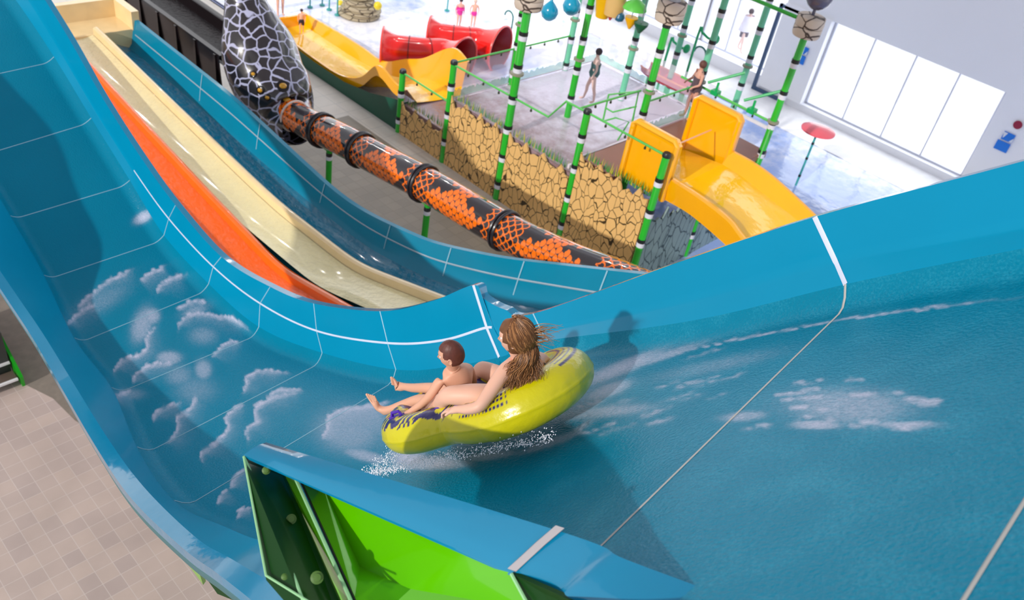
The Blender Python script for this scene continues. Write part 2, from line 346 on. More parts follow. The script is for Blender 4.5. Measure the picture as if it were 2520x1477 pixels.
# joints between the moulded panels
def ribbon(P,w,nrm,h=.006):
    P=np.array(P); V=[];
    for i,p in enumerate(P):
        t=P[min(i+1,len(P)-1)]-P[max(i-1,0)]; t/=np.linalg.norm(t)+1e-9; n_=np.array(nrm[i]) if hasattr(nrm[0],'__len__') else np.array(nrm); n_=n_/np.linalg.norm(n_)
        s_=np.cross(t,n_); s_/=np.linalg.norm(s_)+1e-9; V.append([p-s_*w/2+n_*h*.3,p+n_*h,p+s_*w/2+n_*h*.3])
    return V
def fnorm(i,k): 
    a=G[min(i+1,NS-1)][k]-G[max(i-1,0)][k]; b=G[i][min(k+1,NF)]-G[i][max(k-1,0)]; n_=np.cross(b,a); n_/=np.linalg.norm(n_); return n_ if n_@(CAM-G[i][k])>0 else -n_
wl=1.9
def floor_seam(i,w,m): 
    MB().grid(ribbon([G[i][k] for k in range(0,NF+1,2)],w,[fnorm(i,k) for k in range(0,NF+1,2)])).obj('panel_joint',m,raft_slide)
def wall_seam(i,w,m):
    P=[c0[i]*(1-j/6)+rMM[i]*j/6 for j in range(6)]+[rMM[i]*(1-j/6)+rRI[i]*j/6 for j in range(7)]
    MB().grid(ribbon(P,w,(-1,0,.15))).obj('wall_joint',m,raft_slide)
for nm in 'B C D E F G H I'.split():
    i=names.index(nm)*SUB; floor_seam(i,.012,seam)
    if nm in 'E F G H I'.split(): wall_seam(i,.014,seam)
wall_seam(names.index('J')*SUB,.034,seamw); wall_seam(names.index('K')*SUB,.016,seam)
wall_seam(names.index('M')*SUB,.034,seamw); floor_seam(names.index('M')*SUB,.016,mat('rope_grey_sealant',(185,182,178),.6))
iN=int((names.index('N')+.02)*SUB)
i0=0
floor_seam(min(names.index('N')*SUB+14,NS-1),.016,MT['rope_grey_sealant'])
# long horizontal joint on the far wall
a=names.index('D')*SUB; b_=names.index('J')*SUB+10
MB().grid(ribbon(rMM[a:b_:3],.026,(-1,0,.2))).obj('long_joint',seamw,raft_slide)
# ---- near wall of the steep part: blue flange above a green outside ----
def PN(x,y,d): return PD(x,y,d*float(np.interp(x,[700,1250,1450,1700],[1.24,1.10,1.03,.97]))*float(np.interp(y,[1250,1520],[1,.88]) if x<1240 else 1))
NI=cat([PN(655,1089,3.45),PN(1375,1307,3.32),PN(1540,1377,3.28),PN(1812,1478,3.2),PN(2300,1660,3.1)],12)
NO=cat([PN(600,1120,3.38),PN(1258,1410,3.2),PN(1412,1478,3.15),PN(1680,1590,3.1),PN(2200,1800,3.0)],12)
n=len(NI)
topn=np.array([0,0,.012])
MB().grid([[NI[i]+(NI[i]-NO[i])*.03-np.array([0,0,.03]),NI[i],NI[i]*.66+NO[i]*.34+topn,NI[i]*.33+NO[i]*.67+topn,NO[i],NO[i]-np.array([0,0,.02])] for i in range(n)]).obj('rim_flange',blue_rim,raft_slide,70,label='broad blue flange on top of the near wall')
MB().grid([[NI[i]+(NI[i]-NO[i])*.03-np.array([0,0,.03]),NI[i]+np.array([.14,.05,-.55])] for i in range(n)]).obj('side_wall',blue_wall,raft_slide,True)
iw=np.argmin(abs(np.linspace(0,1,n)-.25))
j=12
P_=[NI[j]+topn*2,NI[j]*.6+NO[j]*.4+topn*2.5,NO[j]+topn*1.5]
t_=(NI[j+1]-NI[j-1]); t_/=np.linalg.norm(t_)
MB().slab([P_[0]-t_*.02,P_[0]+t_*.02,P_[1]+t_*.02,P_[2]+t_*.02,P_[2]-t_*.02,P_[1]-t_*.02],(0,0,.004)).obj('wall_joint',mat('grey_sealant',(170,165,170),.5),raft_slide)
# end rib with bolts
P1=PN(600,1124,3.38)
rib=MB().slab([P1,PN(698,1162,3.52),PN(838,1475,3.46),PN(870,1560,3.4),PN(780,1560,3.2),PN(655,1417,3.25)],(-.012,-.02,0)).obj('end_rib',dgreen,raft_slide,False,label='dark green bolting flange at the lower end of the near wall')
for (x,y,d,rr) in [(655,1158,3.42,.02),(717,1278,3.36,.024),(780,1422,3.33,.028),(700,1420,3.22,.014)]:
    c=PN(x,y,d-.075); ax=-ray(x,y)/np.linalg.norm(ray(x,y)); s1=np.cross(ax,(0,0,1)); s1/=np.linalg.norm(s1); s2=np.cross(ax,s1)
    MB().lathe(c,[(rr,-.006),(rr,.0),(rr*.62,.003),(rr*.6,.014),(.0005,.016)],14,np.array([s1,s2,ax])).obj('bolt',mat('dull_bolt',(74,110,40),.5),rib)
MB().tube([P1,PN(655,1417,3.22),PN(790,1500,3.2)],.006,6).obj('edge_strip',edge,raft_slide)
MB().tube([P1,PN(680,1300,3.28),PN(750,1490,3.2)],.007,6).obj('edge_strip',edge,raft_slide)
# outside panel, folded
q=[PN(700,1160,3.46),PN(735,1172,3.44),PN(1258,1408,3.22)]
MB().add([PN(694,1156,3.5),PN(722,1166,3.47),PN(862,1478,3.44),PN(822,1440,3.5),PN(884,1540,3.42),PN(850,1530,3.5)],[(0,1,2,3),(3,2,4,5)]).obj('outside_panel',green,raft_slide,False)
MB().tube([PN(722,1166,3.42),PN(858,1466,3.40),PN(890,1540,3.38)],.009,6).obj('edge_strip',edge,raft_slide)
MB().tube([PN(733,1170,3.42),PN(868,1466,3.42),PN(900,1540,3.42)],.006,6).obj('joint_gasket',mat('black_rubber',(12,18,14),.5),raft_slide)
A=[PN(735,1171,3.42),PN(790,1195,3.40),PN(1256,1408,3.2)]
MB().add([A[0],PN(795,1196,3.41),A[2],PN(1300,1500,3.35),PN(872,1475,3.45),PN(885,1395,3.62),PN(1010,1450,3.66),PN(1310,1560,3.6),PN(890,1560,3.4),PN(1000,1470,3.64)],[(0,1,5,4),(1,2,3,6,5),(4,5,6,8),(6,3,7,8)]).obj('outside_panel',green,raft_slide,30)
MB().tube([PN(1258,1412,3.18),PN(1300,1490,3.16)],.008,6).obj('edge_strip',edge,raft_slide)
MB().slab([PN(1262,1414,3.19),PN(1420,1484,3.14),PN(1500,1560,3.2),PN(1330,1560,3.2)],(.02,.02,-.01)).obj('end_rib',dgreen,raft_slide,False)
# lower bracket and its rubber under the near rim
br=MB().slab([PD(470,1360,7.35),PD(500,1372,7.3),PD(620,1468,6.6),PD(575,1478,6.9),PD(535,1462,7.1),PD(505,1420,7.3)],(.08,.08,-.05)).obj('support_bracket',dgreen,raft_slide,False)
for x,y in ((520,1405),(563,1448)):
    MB().ball(PD(x,y,6.85),.03,10).obj('bolt',steel,br)
MB().slab([PD(418,1330,7.6),PD(475,1362,7.35),PD(500,1440,7.4)],(.05,.05,-.05)).obj('outside_panel',mat('pale_green_fibreglass',(128,160,88),.5),raft_slide,False)
for k,(x,y) in enumerate(((4.0,7.4),(3.8,4.9),(3.6,2.9))):
    i=int(np.argmin(abs(rCC[:,1]-y))); zt=min(float(rCC[k_][2]) for k_ in range(NS) if abs(rCC[k_][1]-y)<.55)-.35
    lg=MB().tube([(x,y,0),(x,y,zt-.25)],.14,16).lathe((x,y,0),[(.26,0),(.26,.03),(.14,.04)],16)
    lg.tube([(x-.9,y,zt-.12),(x,y,zt-.3),(x+.8,y,zt-.12)],.07,8).obj('support_leg',mat('green_paint',(40,150,40),.4),raft_slide)
# ================= RACING SLIDE: three lanes =================
orange=mat('orange_gelcoat',(255,104,0),.08,coat=.8,spec=.3,bump=(8,1.0,(1.2,.6,1),.16,'coat'),var=(1.5,.05))
cream=mat('cream_gelcoat',(240,228,176),.08,coat=.8,spec=.3,bump=(8,1.0,(1.2,.6,1),.16,'coat'),var=(1.5,.05))
blane=mat('teal_gelcoat',(0,112,146),.08,coat=.8,spec=.2,bump=(8,1.0,(1.2,.6,1),.16,'coat'),var=(1.5,.05))
bwall=mat('teal_wall_gelcoat',(0,126,160),.2,coat=.08,spec=.2,var=(1.5,.04))
orw=mat('orange_wall_gelcoat',(250,112,10),.2,coat=.6); crw=mat('cream_wall_gelcoat',(240,212,160),.2,coat=.6)
lanes=thing('racing_slide','three-lane racing slide with an orange, a cream and a dark blue lane side by side','water slide',(8,16,0))
def prof(pts,x): 
    P=np.array([PX(*a,x) for a in pts]); P=P[np.argsort(P[:,1])]; return P[:,1],P[:,2]
dq1=prof([(110,40),(156,85),(305,247),(542,500),(697,659),(840,740),(905,775)],7.55)
dq2=prof([(190,24),(234,64),(440,264),(677,490),(877,646),(1097,730)],8.55)
rq=prof([(250,-20),(298,24),(576,244),(789,443),(850,494),(911,531),(1057,598),(1233,636),(1575,674)],9.55)
cq=prof([(300,95),(530,290),(750,480),(908,603),(1058,681),(1241,732),(1500,790)],9.4)
ys=np.concatenate([np.linspace(3.4,14,90),np.linspace(14.2,22.1,50)])
def zi(pr,y):
    # linear slope continuation past the ends
    q,z=pr; 
    if y<q[0]: return z[0]+(q[0]-y)*(z[0]-z[1])/(q[1]-q[0])
    if y>q[-1]: return z[-1]
    return float(np.interp(y,q,z))
def sm(pr):
    z=np.array([zi(pr,y) for y in ys]); 
    for _ in range(25): z[1:-1]=(z[:-2]+2*z[1:-1]+z[2:])/4
    return z
z1,z2,zr,zc=sm(dq1),sm(dq2),sm(rq),sm(cq)
fl=np.minimum(zc,np.minimum(z1,z2)-.12)
def lane(name,x0,x1,za,zb,m,label,sag=.05):
    G2=[[np.array([x0+(x1-x0)*k/16,ys[i],za[i]*(1-k/16)+zb[i]*k/16-sag*sin(pi*k/16)]) for k in range(17)] for i in range(len(ys))]
    return MB().grid(G2).obj(name,m,lanes,True,label=label)
lane('lane',6.62,7.45,z1-.2,z1-.2,orange,'orange lane'); lane('lane',7.62,8.45,z2-.2,z2-.2,cream,'cream lane'); lane('lane',8.64,9.36,z2-.28,zc-.02,blane,'dark blue lane')
def wallg(x,za,hw,base,m,name='divider'):
    return MB().grid([[np.array([x-hw,ys[i],za[i]-base]),np.array([x-hw*.7,ys[i],za[i]-.03]),np.array([x-hw*.3,ys[i],za[i]]),np.array([x+hw*.3,ys[i],za[i]]),np.array([x+hw*.7,ys[i],za[i]-.03]),np.array([x+hw,ys[i],za[i]-base])] for i in range(len(ys))]).obj(name,m,lanes,50)
wallg(6.55,z1,.09,.5,orw); wallg(7.53,z1,.10,.6,orw); wallg(8.54,z2,.10,.6,crw)
wm=[(zc[i]+zr[i])/2+.02 for i in range(len(ys))]
MB().grid([[np.array([9.33,ys[i],zc[i]-.03]),np.array([9.42,ys[i],zc[i]+.08]),np.array([9.48,ys[i],wm[i]]),np.array([9.55,ys[i],zr[i]]),np.array([9.65,ys[i],zr[i]]),np.array([9.66,ys[i],zr[i]-.12]),np.array([9.6,ys[i],zr[i]-.5]),np.array([9.5,ys[i],zc[i]-.15]),np.array([6.5,ys[i],fl[i]-.25])] for i in range(len(ys))]).obj('outer_wall',bwall,lanes,50)
MB().grid(ribbon([np.array([9.475,ys[i],wm[i]]) for i in range(0,len(ys),2)],.035,(-1,0,.2),.012)).obj('long_joint',mat('dull_sealant',(150,170,185),.5),lanes)
for y in (4.3,5.9,7.6,9.4,11.2,13.4,16.0,18.6):
    i=int(np.argmin(abs(ys-y)))
    MB().grid(ribbon([(9.42,ys[i],zc[i]+.08),(9.47,ys[i],wm[i]),(9.54,ys[i],zr[i])],.025,(-1,0,.2),.012)).obj('wall_joint',seam,lanes)
MB().box((8.05,23.15,2.4),(1.6,.1,.3)).box((9.58,22.65,2.45),(.1,.6,.25)).obj('end_wall',crw,lanes,False,label='cream wall closing the far end')
MB().box((8.0,22.6,1.82),(1.5,.5,.4)).obj('end_step',crw,lanes,False)
for y in (6,9,12,15,18,21): 
    i=int(np.argmin(abs(ys-y))); MB().tube([(8,y,0),(8,y,float(fl[i])-.2)],.12,12).box((8,y,float(fl[i])-.27),(1.3,.06,.06)).obj('support_leg',MT['green_paint'],lanes)
# ================= HALL SHELL =================
def struct(name,V,F,m,smooth=False): return mk(name,V,F,m,None,smooth,kind='structure')
tile=tile_mat('beige_floor_tile',(196,176,166),(182,164,158),(204,190,184),.27,.45)
deckgrey=tile_mat('grey_floor_tile',(150,140,126),(138,130,118),(128,120,108),.33,.4)
pale=tile_mat('pale_deck_tile',(214,206,196),(206,200,192),(190,186,180),.6,.4)
white=mat('white_plaster',(242,244,252),.7,var=(.4,.02))
def quad(x0,x1,y0,y1,z): return [(x0,y0,z),(x1,y0,z),(x1,y1,z),(x0,y1,z)]
b=MB().add(quad(-12,10.2,-8,32,0),[(0,1,2,3)]); struct('floor',b.V,b.F,tile)
b=MB().add([(10.2,-8,0),(14.3,-8,0),(14.3,19,0),(10.2,19,0)],[(0,1,2,3)]); struct('floor_grey_tiles',b.V,b.F,deckgrey)
b=MB().add([(10.2,19,0),(14.3,19,0),(14.3,-8,0),(15.2,-8,0),(15.2,32,0),(10.2,32,0)],[(0,1,4,5),(1,2,3,4)]); struct('floor_pale_tiles',b.V,b.F,pale)
b=MB().box((21,12,-.03),(5.85,20,.03)); struct('floor_pool_bottom',b.V,b.F,mat('pool_floor',(190,200,235),.5))
b=MB().add(quad(26.95,60,-8,45,.06),[(0,1,2,3)]).box((26.95,18.5,.05),(.12,26.5,.05)); struct('floor_window_side',b.V,b.F,mat('white_terrace',(235,235,238),.5))
water=mat('shallow_pool_water',(150,174,228),.12,spec=.6,bump=(1.6,.5),var=(.35,.12))
attr_mix(water,'froth',(250,250,255),3.,.3)
G3=[[np.array([15.25+11.6*i/70,-7+39*j/180,.08]) for j in range(181)] for i in range(71)]
wo=MB().grid(G3).obj('pool_water',water,None,True,label='shallow pale blue pool water around the play tower',cat='pool water',kind='stuff')
fr=[.30+.4*noise.noise((p[0]*.35,p[1]*.35,3))+.25*(1 if p[1]>14 else 0)+.1*noise.noise((p[0]*1.5,p[1]*.8,1)) for p in [q for r_ in G3 for q in r_]]
setattr_f(wo,'froth',np.clip(fr,0,1))
sun_blocker_mat=mat('white_sun_blocker',(214,216,222),.8)
b=MB().box((14.5,14,15.2),(15.5,26,.15)); struct('sun_blocking_ceiling',b.V,b.F,sun_blocker_mat)  # unseen partial slab, edge set to keep the sun off the far wall
# window wall along the far side
WX=28.95
def wallbox(name,x0,x1,y0,y1,z0,z1): 
    b=MB().box(((x0+x1)/2,(y0+y1)/2,(z0+z1)/2),((x1-x0)/2,(y1-y0)/2,(z1-z0)/2)); return struct(name,b.V,b.F,white)
wallbox('wall_right_upper',WX,WX+.45,-8,13.7,3.35,11)
wallbox('wall_right_upper_far',WX+.9,WX+1.3,13.7,45,6.2,11)
wallbox('wall_right_sill',WX,WX+.45,-8,13.7,0,.3)
wallbox('wall_right_pier_near',WX,WX+.45,-8,5.9,.3,3.35)
wallbox('wall_right_pier_far',WX-.1,WX+.45,11.9,13.7,.3,3.35)
wallbox('wall_right_sill_far',WX+.3,WX+.75,13.7,45,0,.5)
frame=mat('white_window_frame',(205,208,222),.4)
glass=bpy.data.materials.new('clear_glass'); glass.use_nodes=True; gn=glass.node_tree; gn.nodes.remove(gn.nodes['Principled BSDF'])
tr=gn.nodes.new('ShaderNodeBsdfTransparent'); tr.inputs[0].default_value=(.97,.98,.98,1); gl=gn.nodes.new('ShaderNodeBsdfGlossy'); gl.inputs['Roughness'].default_value=.05; mxs=gn.nodes.new('ShaderNodeMixShader'); mxs.inputs[0].default_value=.08
gn.links.new(tr.outputs[0],mxs.inputs[1]); gn.links.new(gl.outputs[0],mxs.inputs[2]); gn.links.new(mxs.outputs[0],gn.nodes['Material Output'].inputs[0])
def window(name,y0,y1,z0,z1,x,n,fm,fr_=.035):
    w=mk(name,*((lambda b:(b.V,b.F))(MB().box((x,(y0+y1)/2,z1),(.06,(y1-y0)/2,fr_)).box((x,(y0+y1)/2,z0),(.06,(y1-y0)/2,fr_)).box((x,y0,(z0+z1)/2),(.06,fr_,(z1-z0)/2)).box((x,y1,(z0+z1)/2),(.06,fr_,(z1-z0)/2)))),fm,None,False,kind='structure')
    for k in range(1,n): MB().box((x,y0+(y1-y0)*k/n,(z0+z1)/2),(.05,.022,(z1-z0)/2)).obj('mullion',fm,w,False)
    MB().add([(x,y0,z0),(x,y1,z0),(x,y1,z1),(x,y0,z1)],[(0,1,2,3)]).obj('pane',glass,w,False)
    return w
window('window_1',5.95,11.85,.33,3.32,WX+.3,4,frame)
k=2
for y0 in (13.7,17.2,20.7,24.2,27.7,31.2):
    window('window_%d'%k,y0,y0+3.45,.5,6.2,WX+1.0,3,frame,.04); k+=1
# dark door frame in the far glazing
dk=mat('dark_blue_frame',(58,84,120),.4)
P=[PX(1850,200,28.6),PX(1925,20,28.6)]
yd=P[0][1]; zt=P[1][2]; 
b=MB().box((28.9,yd,zt/2+.05),(.05,.06,zt/2)).box((28.9,yd-.62,zt),(.05,.66,.05)).box((28.9,yd-.62,.12),(.045,.6,.06)).box((28.9,yd-1.25,zt/2),(.048,.05,zt/2)); struct('door_1',b.V,b.F,dk)
# blue notice signs with white and red marks
bl=mat('sign_blue',(20,120,225),.4); wh=mat('sign_white',(225,232,245),.4); rd=mat('sign_red',(150,20,60),.4)
def sign(x,y,z,lab,red):
    t=thing('wall_sign',lab,'sign',(x,y,z-.3))
    MB().box((x,y-.0,z-.16),(.012,.2,.15)).obj('lower_panel',bl,t,False); MB().box((x,y-.03,z+.17),(.012,.17,.13)).obj('upper_panel',bl,t,False)
    MB().add([(x-.02,y+.15,z+.28),(x-.02,y+.02,z+.28),(x-.02,y+.10,z+.08)],[(0,1,2)]).add([(x-.02,y-.10,z+.05),(x-.02,y-.2,z+.05),(x-.02,y-.2,z+.2)],[(0,1,2)]).obj('pictogram',wh,t,False)
    if red: MB().lathe((x-.015,y-.1,z+.62),[(.0005,0),(.13,0),(.13,.012),(.0005,.012)],16,np.array([[0,1,0],[0,0,1],[-1,0,0]])).obj('red_roundel',rd,t,False)
sign(WX-.03,5.25,2.0,'blue pictogram sign with a red roundel above, right of the big window',True)
sign(WX-.13,12.5,1.95,'blue pictogram sign on the white pier left of the big window',False)
# ================= SNAKE RIDE =================
blk=mat('black_gelcoat',(22,15,18),.3,coat=.15,spec=.3,var=(2,.1)); blkw=mat('black_water',(20,12,16),.25,coat=.0,spec=.12,bump=(9,.6))
snake=thing('snake_tube_slide','black and white snake head swallowing an orange scaled tube, fed by a black flume','water slide',(11.3,16,0))
b=MB()
yy=np.linspace(19.2,29,40)
b.grid([[ (10.42,y,1.4),(10.36,y,2.42),(10.38,y,2.48),(10.52,y,2.48),(10.56,y,2.42),(10.62,y,2.15)] for y in yy]).obj('flume_wall',blk,snake,40)
for y in np.linspace(19.4,28.5,10): MB().box((10.36,float(y),1.95),(.035,.05,.5)).obj('flume_rib',blk,snake,False)
MB().grid([[ (11.62,y,2.1),(11.68,y,2.4),(11.72,y,2.42),(11.86,y,2.42),(11.9,y,1.5)] for y in yy]).obj('flume_wall',blk,snake,40)
MB().grid([[(10.55+1.1*k/10,y,2.12-.06*sin(pi*k/10)) for k in range(11)] for y in yy]).obj('flume_bed',blkw,snake,True)
# head: lofted sections along its spine
hs=[((602,-70),.42,.42),((604,0),.52,.52),((618,60),.75,.7),((636,120),.98,.86),((655,185),1.0,.9),((682,242),.94,.9),((708,290),.78,.78),((738,312),.52,.56)]
sp=[PX(*a,11.35) for a,_,_ in hs]
spc=cat(sp,8); ra=cat([(b_,c_,0) for _,b_,c_ in hs],8)
V=[];nn=64
for i,p in enumerate(spc):
    t=spc[min(i+1,len(spc)-1)]-spc[max(i-1,0)]; t/=np.linalg.norm(t); x=np.array([1.,0,0]); x-=t*(x@t); x/=np.linalg.norm(x); y=np.cross(x,t); y*=np.sign(y[2])
    for k in range(nn):
        a=2*pi*k/nn; c_,s_=cos(a),sin(a)
        rr=1.0
        if i>len(spc)*.5 and s_>0: rr+= .10*math.exp(-((abs(c_)-.62)/.2)**2)*math.exp(-((i-len(spc)*.66)/6)**2)  # brow ridges
        V.append(p+x*ra[i][0]*c_*rr+y*ra[i][1]*s_*rr*(1 if s_>0 else .9))
Fh=[(i*nn+k,i*nn+(k+1)%nn,(i+1)*nn+(k+1)%nn,(i+1)*nn+k) for i in range(len(spc)-1) for k in range(nn)]+[tuple(range(nn))]
snk=crack_mat('snake_scales_black_white',(34,28,32),(176,178,208),3.0,.062,(1,1,1),.28)
snk.node_tree.nodes['Principled BSDF'].inputs['Coat Weight'].default_value=.6
head=mk('snake_head',V,Fh,snk,snake,True,label='black snake head with white scale outlines')
yel=mat('eye_yellow',(205,150,20),.2,coat=.6)
def onhead(x,y):
    R_=ray(x,y); o=Vector(CAM)-Vector(snake.location); 
    return None
from mathutils.bvhtree import BVHTree
bvh=BVHTree.FromPolygons([tuple(map(float,v_)) for v_ in V],Fh)
for (x,y,r_) in ((696,212,.085),(706,247,.085),(624,183,.05),(641,222,.06),(658,240,.05)):
    h,nv,_,_=bvh.ray_cast(Vector(CAM),Vector(ray(x,y)))
    if h:
        nv=np.array(nv); nv*=np.sign(nv@(CAM-np.array(h))); s1=np.cross(nv,(0,0,1)); s1/=np.linalg.norm(s1); s2=np.cross(nv,s1)
        e=MB().lathe(np.array(h)-nv*.02,[(r_*1.9,0),(r_*1.8,.035),(r_*1.3,.05)],18,np.array([s1,s2,nv])).obj('eye_socket',blk,head)
        MB().lathe(np.array(h)-nv*.02,[(r_*1.25,.03),(r_*1.0,.065),(r_*.5,.085),(.001,.09)],18,np.array([s1,s2*.8,nv])).obj('eye',yel,head)
# mouth collar and the scaled tube
tc_=[PX(*a,11.25) for a in ((700,270),(752,302),(830,338),(930,392),(1050,455),(1160,520),(1250,572),(1330,612),(1420,652),(1520,690),(1640,740))]
tcc=cat(tc_,95); nt_=170; Rt=.385
V=[];uvs=[];L_=0
tt=[]
for i,p in enumerate(tcc):
    t=tcc[min(i+1,len(tcc)-1)]-tcc[max(i-1,0)]; t/=np.linalg.norm(t); x=np.array([1.,0,0]); x-=t*(x@t); x/=np.linalg.norm(x); y=np.cross(x,t); y*=np.sign(y[2]); tt.append((t,x,y))
    if i: L_+=np.linalg.norm(p-tcc[i-1])
    for k in range(nt_):
        a=2*pi*k/nt_; V.append(p+(x*cos(a)+y*sin(a))*Rt); uvs.append((L_,a))
Ft=[(i*nt_+k,i*nt_+(k+1)%nt_,(i+1)*nt_+(k+1)%nt_,(i+1)*nt_+k) for i in range(len(tcc)-1) for k in range(nt_)]
tub=mat('tube_gelcoat_black',(36,30,34),.12,coat=.9); 
# joints between tube sections
jl=[]
for a in ((790,315),(885,367),(1040,450),(1238,563)):
    d=[abs((p-CAM)@cF*0+ (proj(p)[0]-a[0])) for p in tcc]; jl.append(int(np.argmin(d)))
cum=np.array([uvs[i*nt_][0] for i in range(len(tcc))]); jpos=[cum[j] for j in jl]
org=[]
CS,CW=.105,.19
def cellfill(rr,cc,off):
    cr_=rr*CS; prev=max([j for j in jpos if j<=cr_] or [-1.2]); nxt=min([j for j in jpos if j>cr_] or [prev+3.0]); u=(cr_-prev)/(nxt-prev)
    if u<.22 or u>.86: return 2
    ph=((cc+off)*CW/Rt/(2*pi)*3+.1)%1; return 1 if abs(ph-.5)*2<1.08-abs(u-.52)*2.7 else 0
for (l,a) in uvs:
    row=l/CS; col=a*Rt/CW; r0_=math.floor(row); v_=0
    for rr in (r0_-1,r0_,r0_+1):
        off=.5*(rr%2); cc=math.floor(col-off+.5); du=(l-rr*CS)-.02; dv=(col-off-cc)*CW; q_=math.hypot(du*.95,dv)
        if q_<.098 and du>-.03:
            k_=cellfill(rr,cc,off); v_=(1 if q_<.088 else 0) if k_==1 else ((1 if q_>.072 else 0) if k_==2 else 0); break
    org.append(v_)
to=mk('scaled_tube',V,Ft,tub,snake,True,label='black tube printed with orange scales')
attr_mix(tub,'scale',(255,118,0)); 
setattr_f(to,'scale',org)
for j in jl:
    p=tcc[j]; t,x,y=tt[j]
    MB().tube([p+(x*cos(a)+y*sin(a))*(Rt+.03) for a in np.linspace(0,2*pi,40,endpoint=False)],.035,8,closed=True).tube([p+t*.09+(x*cos(a)+y*sin(a))*(Rt+.03) for a in np.linspace(0,2*pi,40,endpoint=False)],.035,8,closed=True).obj('tube_flange',mat('black_rubbery_flange',(22,20,30),.35,coat=.3),snake)
t,x,y=tt[48]; p=tcc[48]
MB().tube([p+(x*cos(a)+y*sin(a))*(Rt+.01) for a in np.linspace(0,2*pi,40,endpoint=False)],.03,8,closed=True).obj('mouth_collar',mat('pale_collar',(225,205,195),.4),snake)
for (x_,y_) in ((1050,530),(810,385),(1430,660)):
    g_=PX(x_,y_,11.25); yv=g_[1]; c_=tcc[int(np.argmin(abs(tcc[:,1]-yv)))]
    pl=MB().tube([(11.25,yv,.0),(11.25,yv,c_[2]-.32)],.075,14).box((11.25,yv,c_[2]-.36),(.12,.1,.06)).obj('support_leg',mat('bright_green_paint',(30,165,40),.35),snake)
    MB().tube([(11.25,yv,c_[2]-.62),(11.25,yv,c_[2]-.52)],.078,14).obj('black_band',mat('black_band',(24,30,34),.4),pl); MB().tube([(11.25,yv,c_[2]-.72),(11.25,yv,c_[2]-.62)],.078,14).obj('white_band',mat('white_band',(220,222,235),.4),pl)
for y_ in (21,24,27): MB().tube([(11,y_,0),(11,y_,1.9)],.1,12).obj('support_leg',MT['black_band'],snake)
# ================= PLAY TOWER =================
pgreen=mat('post_green',(36,178,44),.25,coat=.5,var=(1,.04)); bband=MT['black_band']; wband=MT['white_band']
tower=thing('play_tower','water play tower with green bamboo-like posts, stone-print skirts and railings','play tower',(15,11,0))
def post(x,y,top,base=0,r_=.1,pitch=.82,parent=tower,flange=None,m=pgreen):
    p=MB().lathe((x,y,base),[(r_*.9,0),(r_*.9,top-base-.06),(r_*.75,top-base)],16).obj('post',m,parent)
    z=top-.1; first=True
    MB().lathe((x,y,top-.08),[(r_*1.02,0),(r_*1.02,.06),(r_*.8,.1)],16).obj('post_cap',bband,p)
    z=top-.7
    while z>base+.1:
        MB().lathe((x,y,z),[(r_*1.0,0),(r_*1.0,.1)],16).obj('black_band',bband,p); MB().lathe((x,y,z-.12),[(r_*.97,0),(r_*1.0,.12)],16).obj('white_band',wband,p); z-=pitch
    if flange: MB().lathe((x,y,flange),[(r_*1.0,0),(r_*1.5,.01),(r_*1.5,.06),(r_*1.0,.07)],16).obj('collar',mat('grey_collar',(140,140,120),.4),p)
    return p
X0,X1,X2,X3=15.0,17.33,19.66,22.0; Y0,Y1,Y2,Y3,Y4=8.6,10.93,13.27,15.5,17.5
post(X0,Y4,1.92); post(X0,Y3,3.0); post(X0,Y1,3.66); post(X0,Y0,3.68)
tall=[(X0,Y2,5.25,3.55,.115),(X1,Y1,5.35,3.6,.105),(X2,Y0,5.6,3.3,.1),(X1,Y2,6.4,3.5,.1),(X1,Y3,6.2,3.6,.1)]
for x,y,t_,f_,r_ in tall: post(x,y,t_,r_=r_,flange=f_)
for x,y in ((X2,Y2),(X2,Y1),(X3,Y1),(X3,Y2),(X2,Y3),(X1,Y0)): post(x,y,6.0 if (x,y)!=(X1,Y0) else 1.45,m=mat('hazed_post_green',(110,196,160),.5) if x>18 else pgreen,flange=3.4 if x>18 else None)  # far posts are paler: haze is painted into their green
# decks
rub=mat('wet_play_deck',(150,122,128),.18,coat=.3,bump=(9,.3),var=(1.6,.1)); attr_mix(rub,'froth',(226,218,236),2.2,.3); brn=mat('brown_play_deck',(146,92,72),.3,var=(2,.06))
def deck(x0,x1,y0,y1,z,m,fr_=None):
    n_=24; g=[[np.array([x0+(x1-x0)*i/n_,y0+(y1-y0)*j/n_,z]) for j in range(n_+1)] for i in range(n_+1)]
    o=MB().grid(g).box(((x0+x1)/2,(y0+y1)/2,z-.09),((x1-x0)/2,(y1-y0)/2,.08)).obj('deck',m,tower,False)
    if fr_: setattr_f(o,'froth',[fr_(v_.co.x+tower.location.x,v_.co.y+tower.location.y) for v_ in o.data.vertices])
deck(X0+.1,17.3,Y3,Y4,.85,rub,lambda x,y:.2); deck(X0+.1,21.2,Y1+.05,Y3,1.88,rub,lambda x,y: max(0,min(1,.15+.22*(x-15)-.0*(y-13))) if y>11.6 else .25)
deck(X0+.1,X2+.3,9.88,Y1,2.4,brn); deck(17.85,X2+.3,Y0,9.88,2.4,brn)
MB().box((16.2,Y1+.02,2.1),(1.1,.04,.3)).box((16.2,Y1+.28,2.0),(1.1,.03,.05)).obj('deck_step',mat('white_deck_edge',(226,214,226),.4),tower,False)
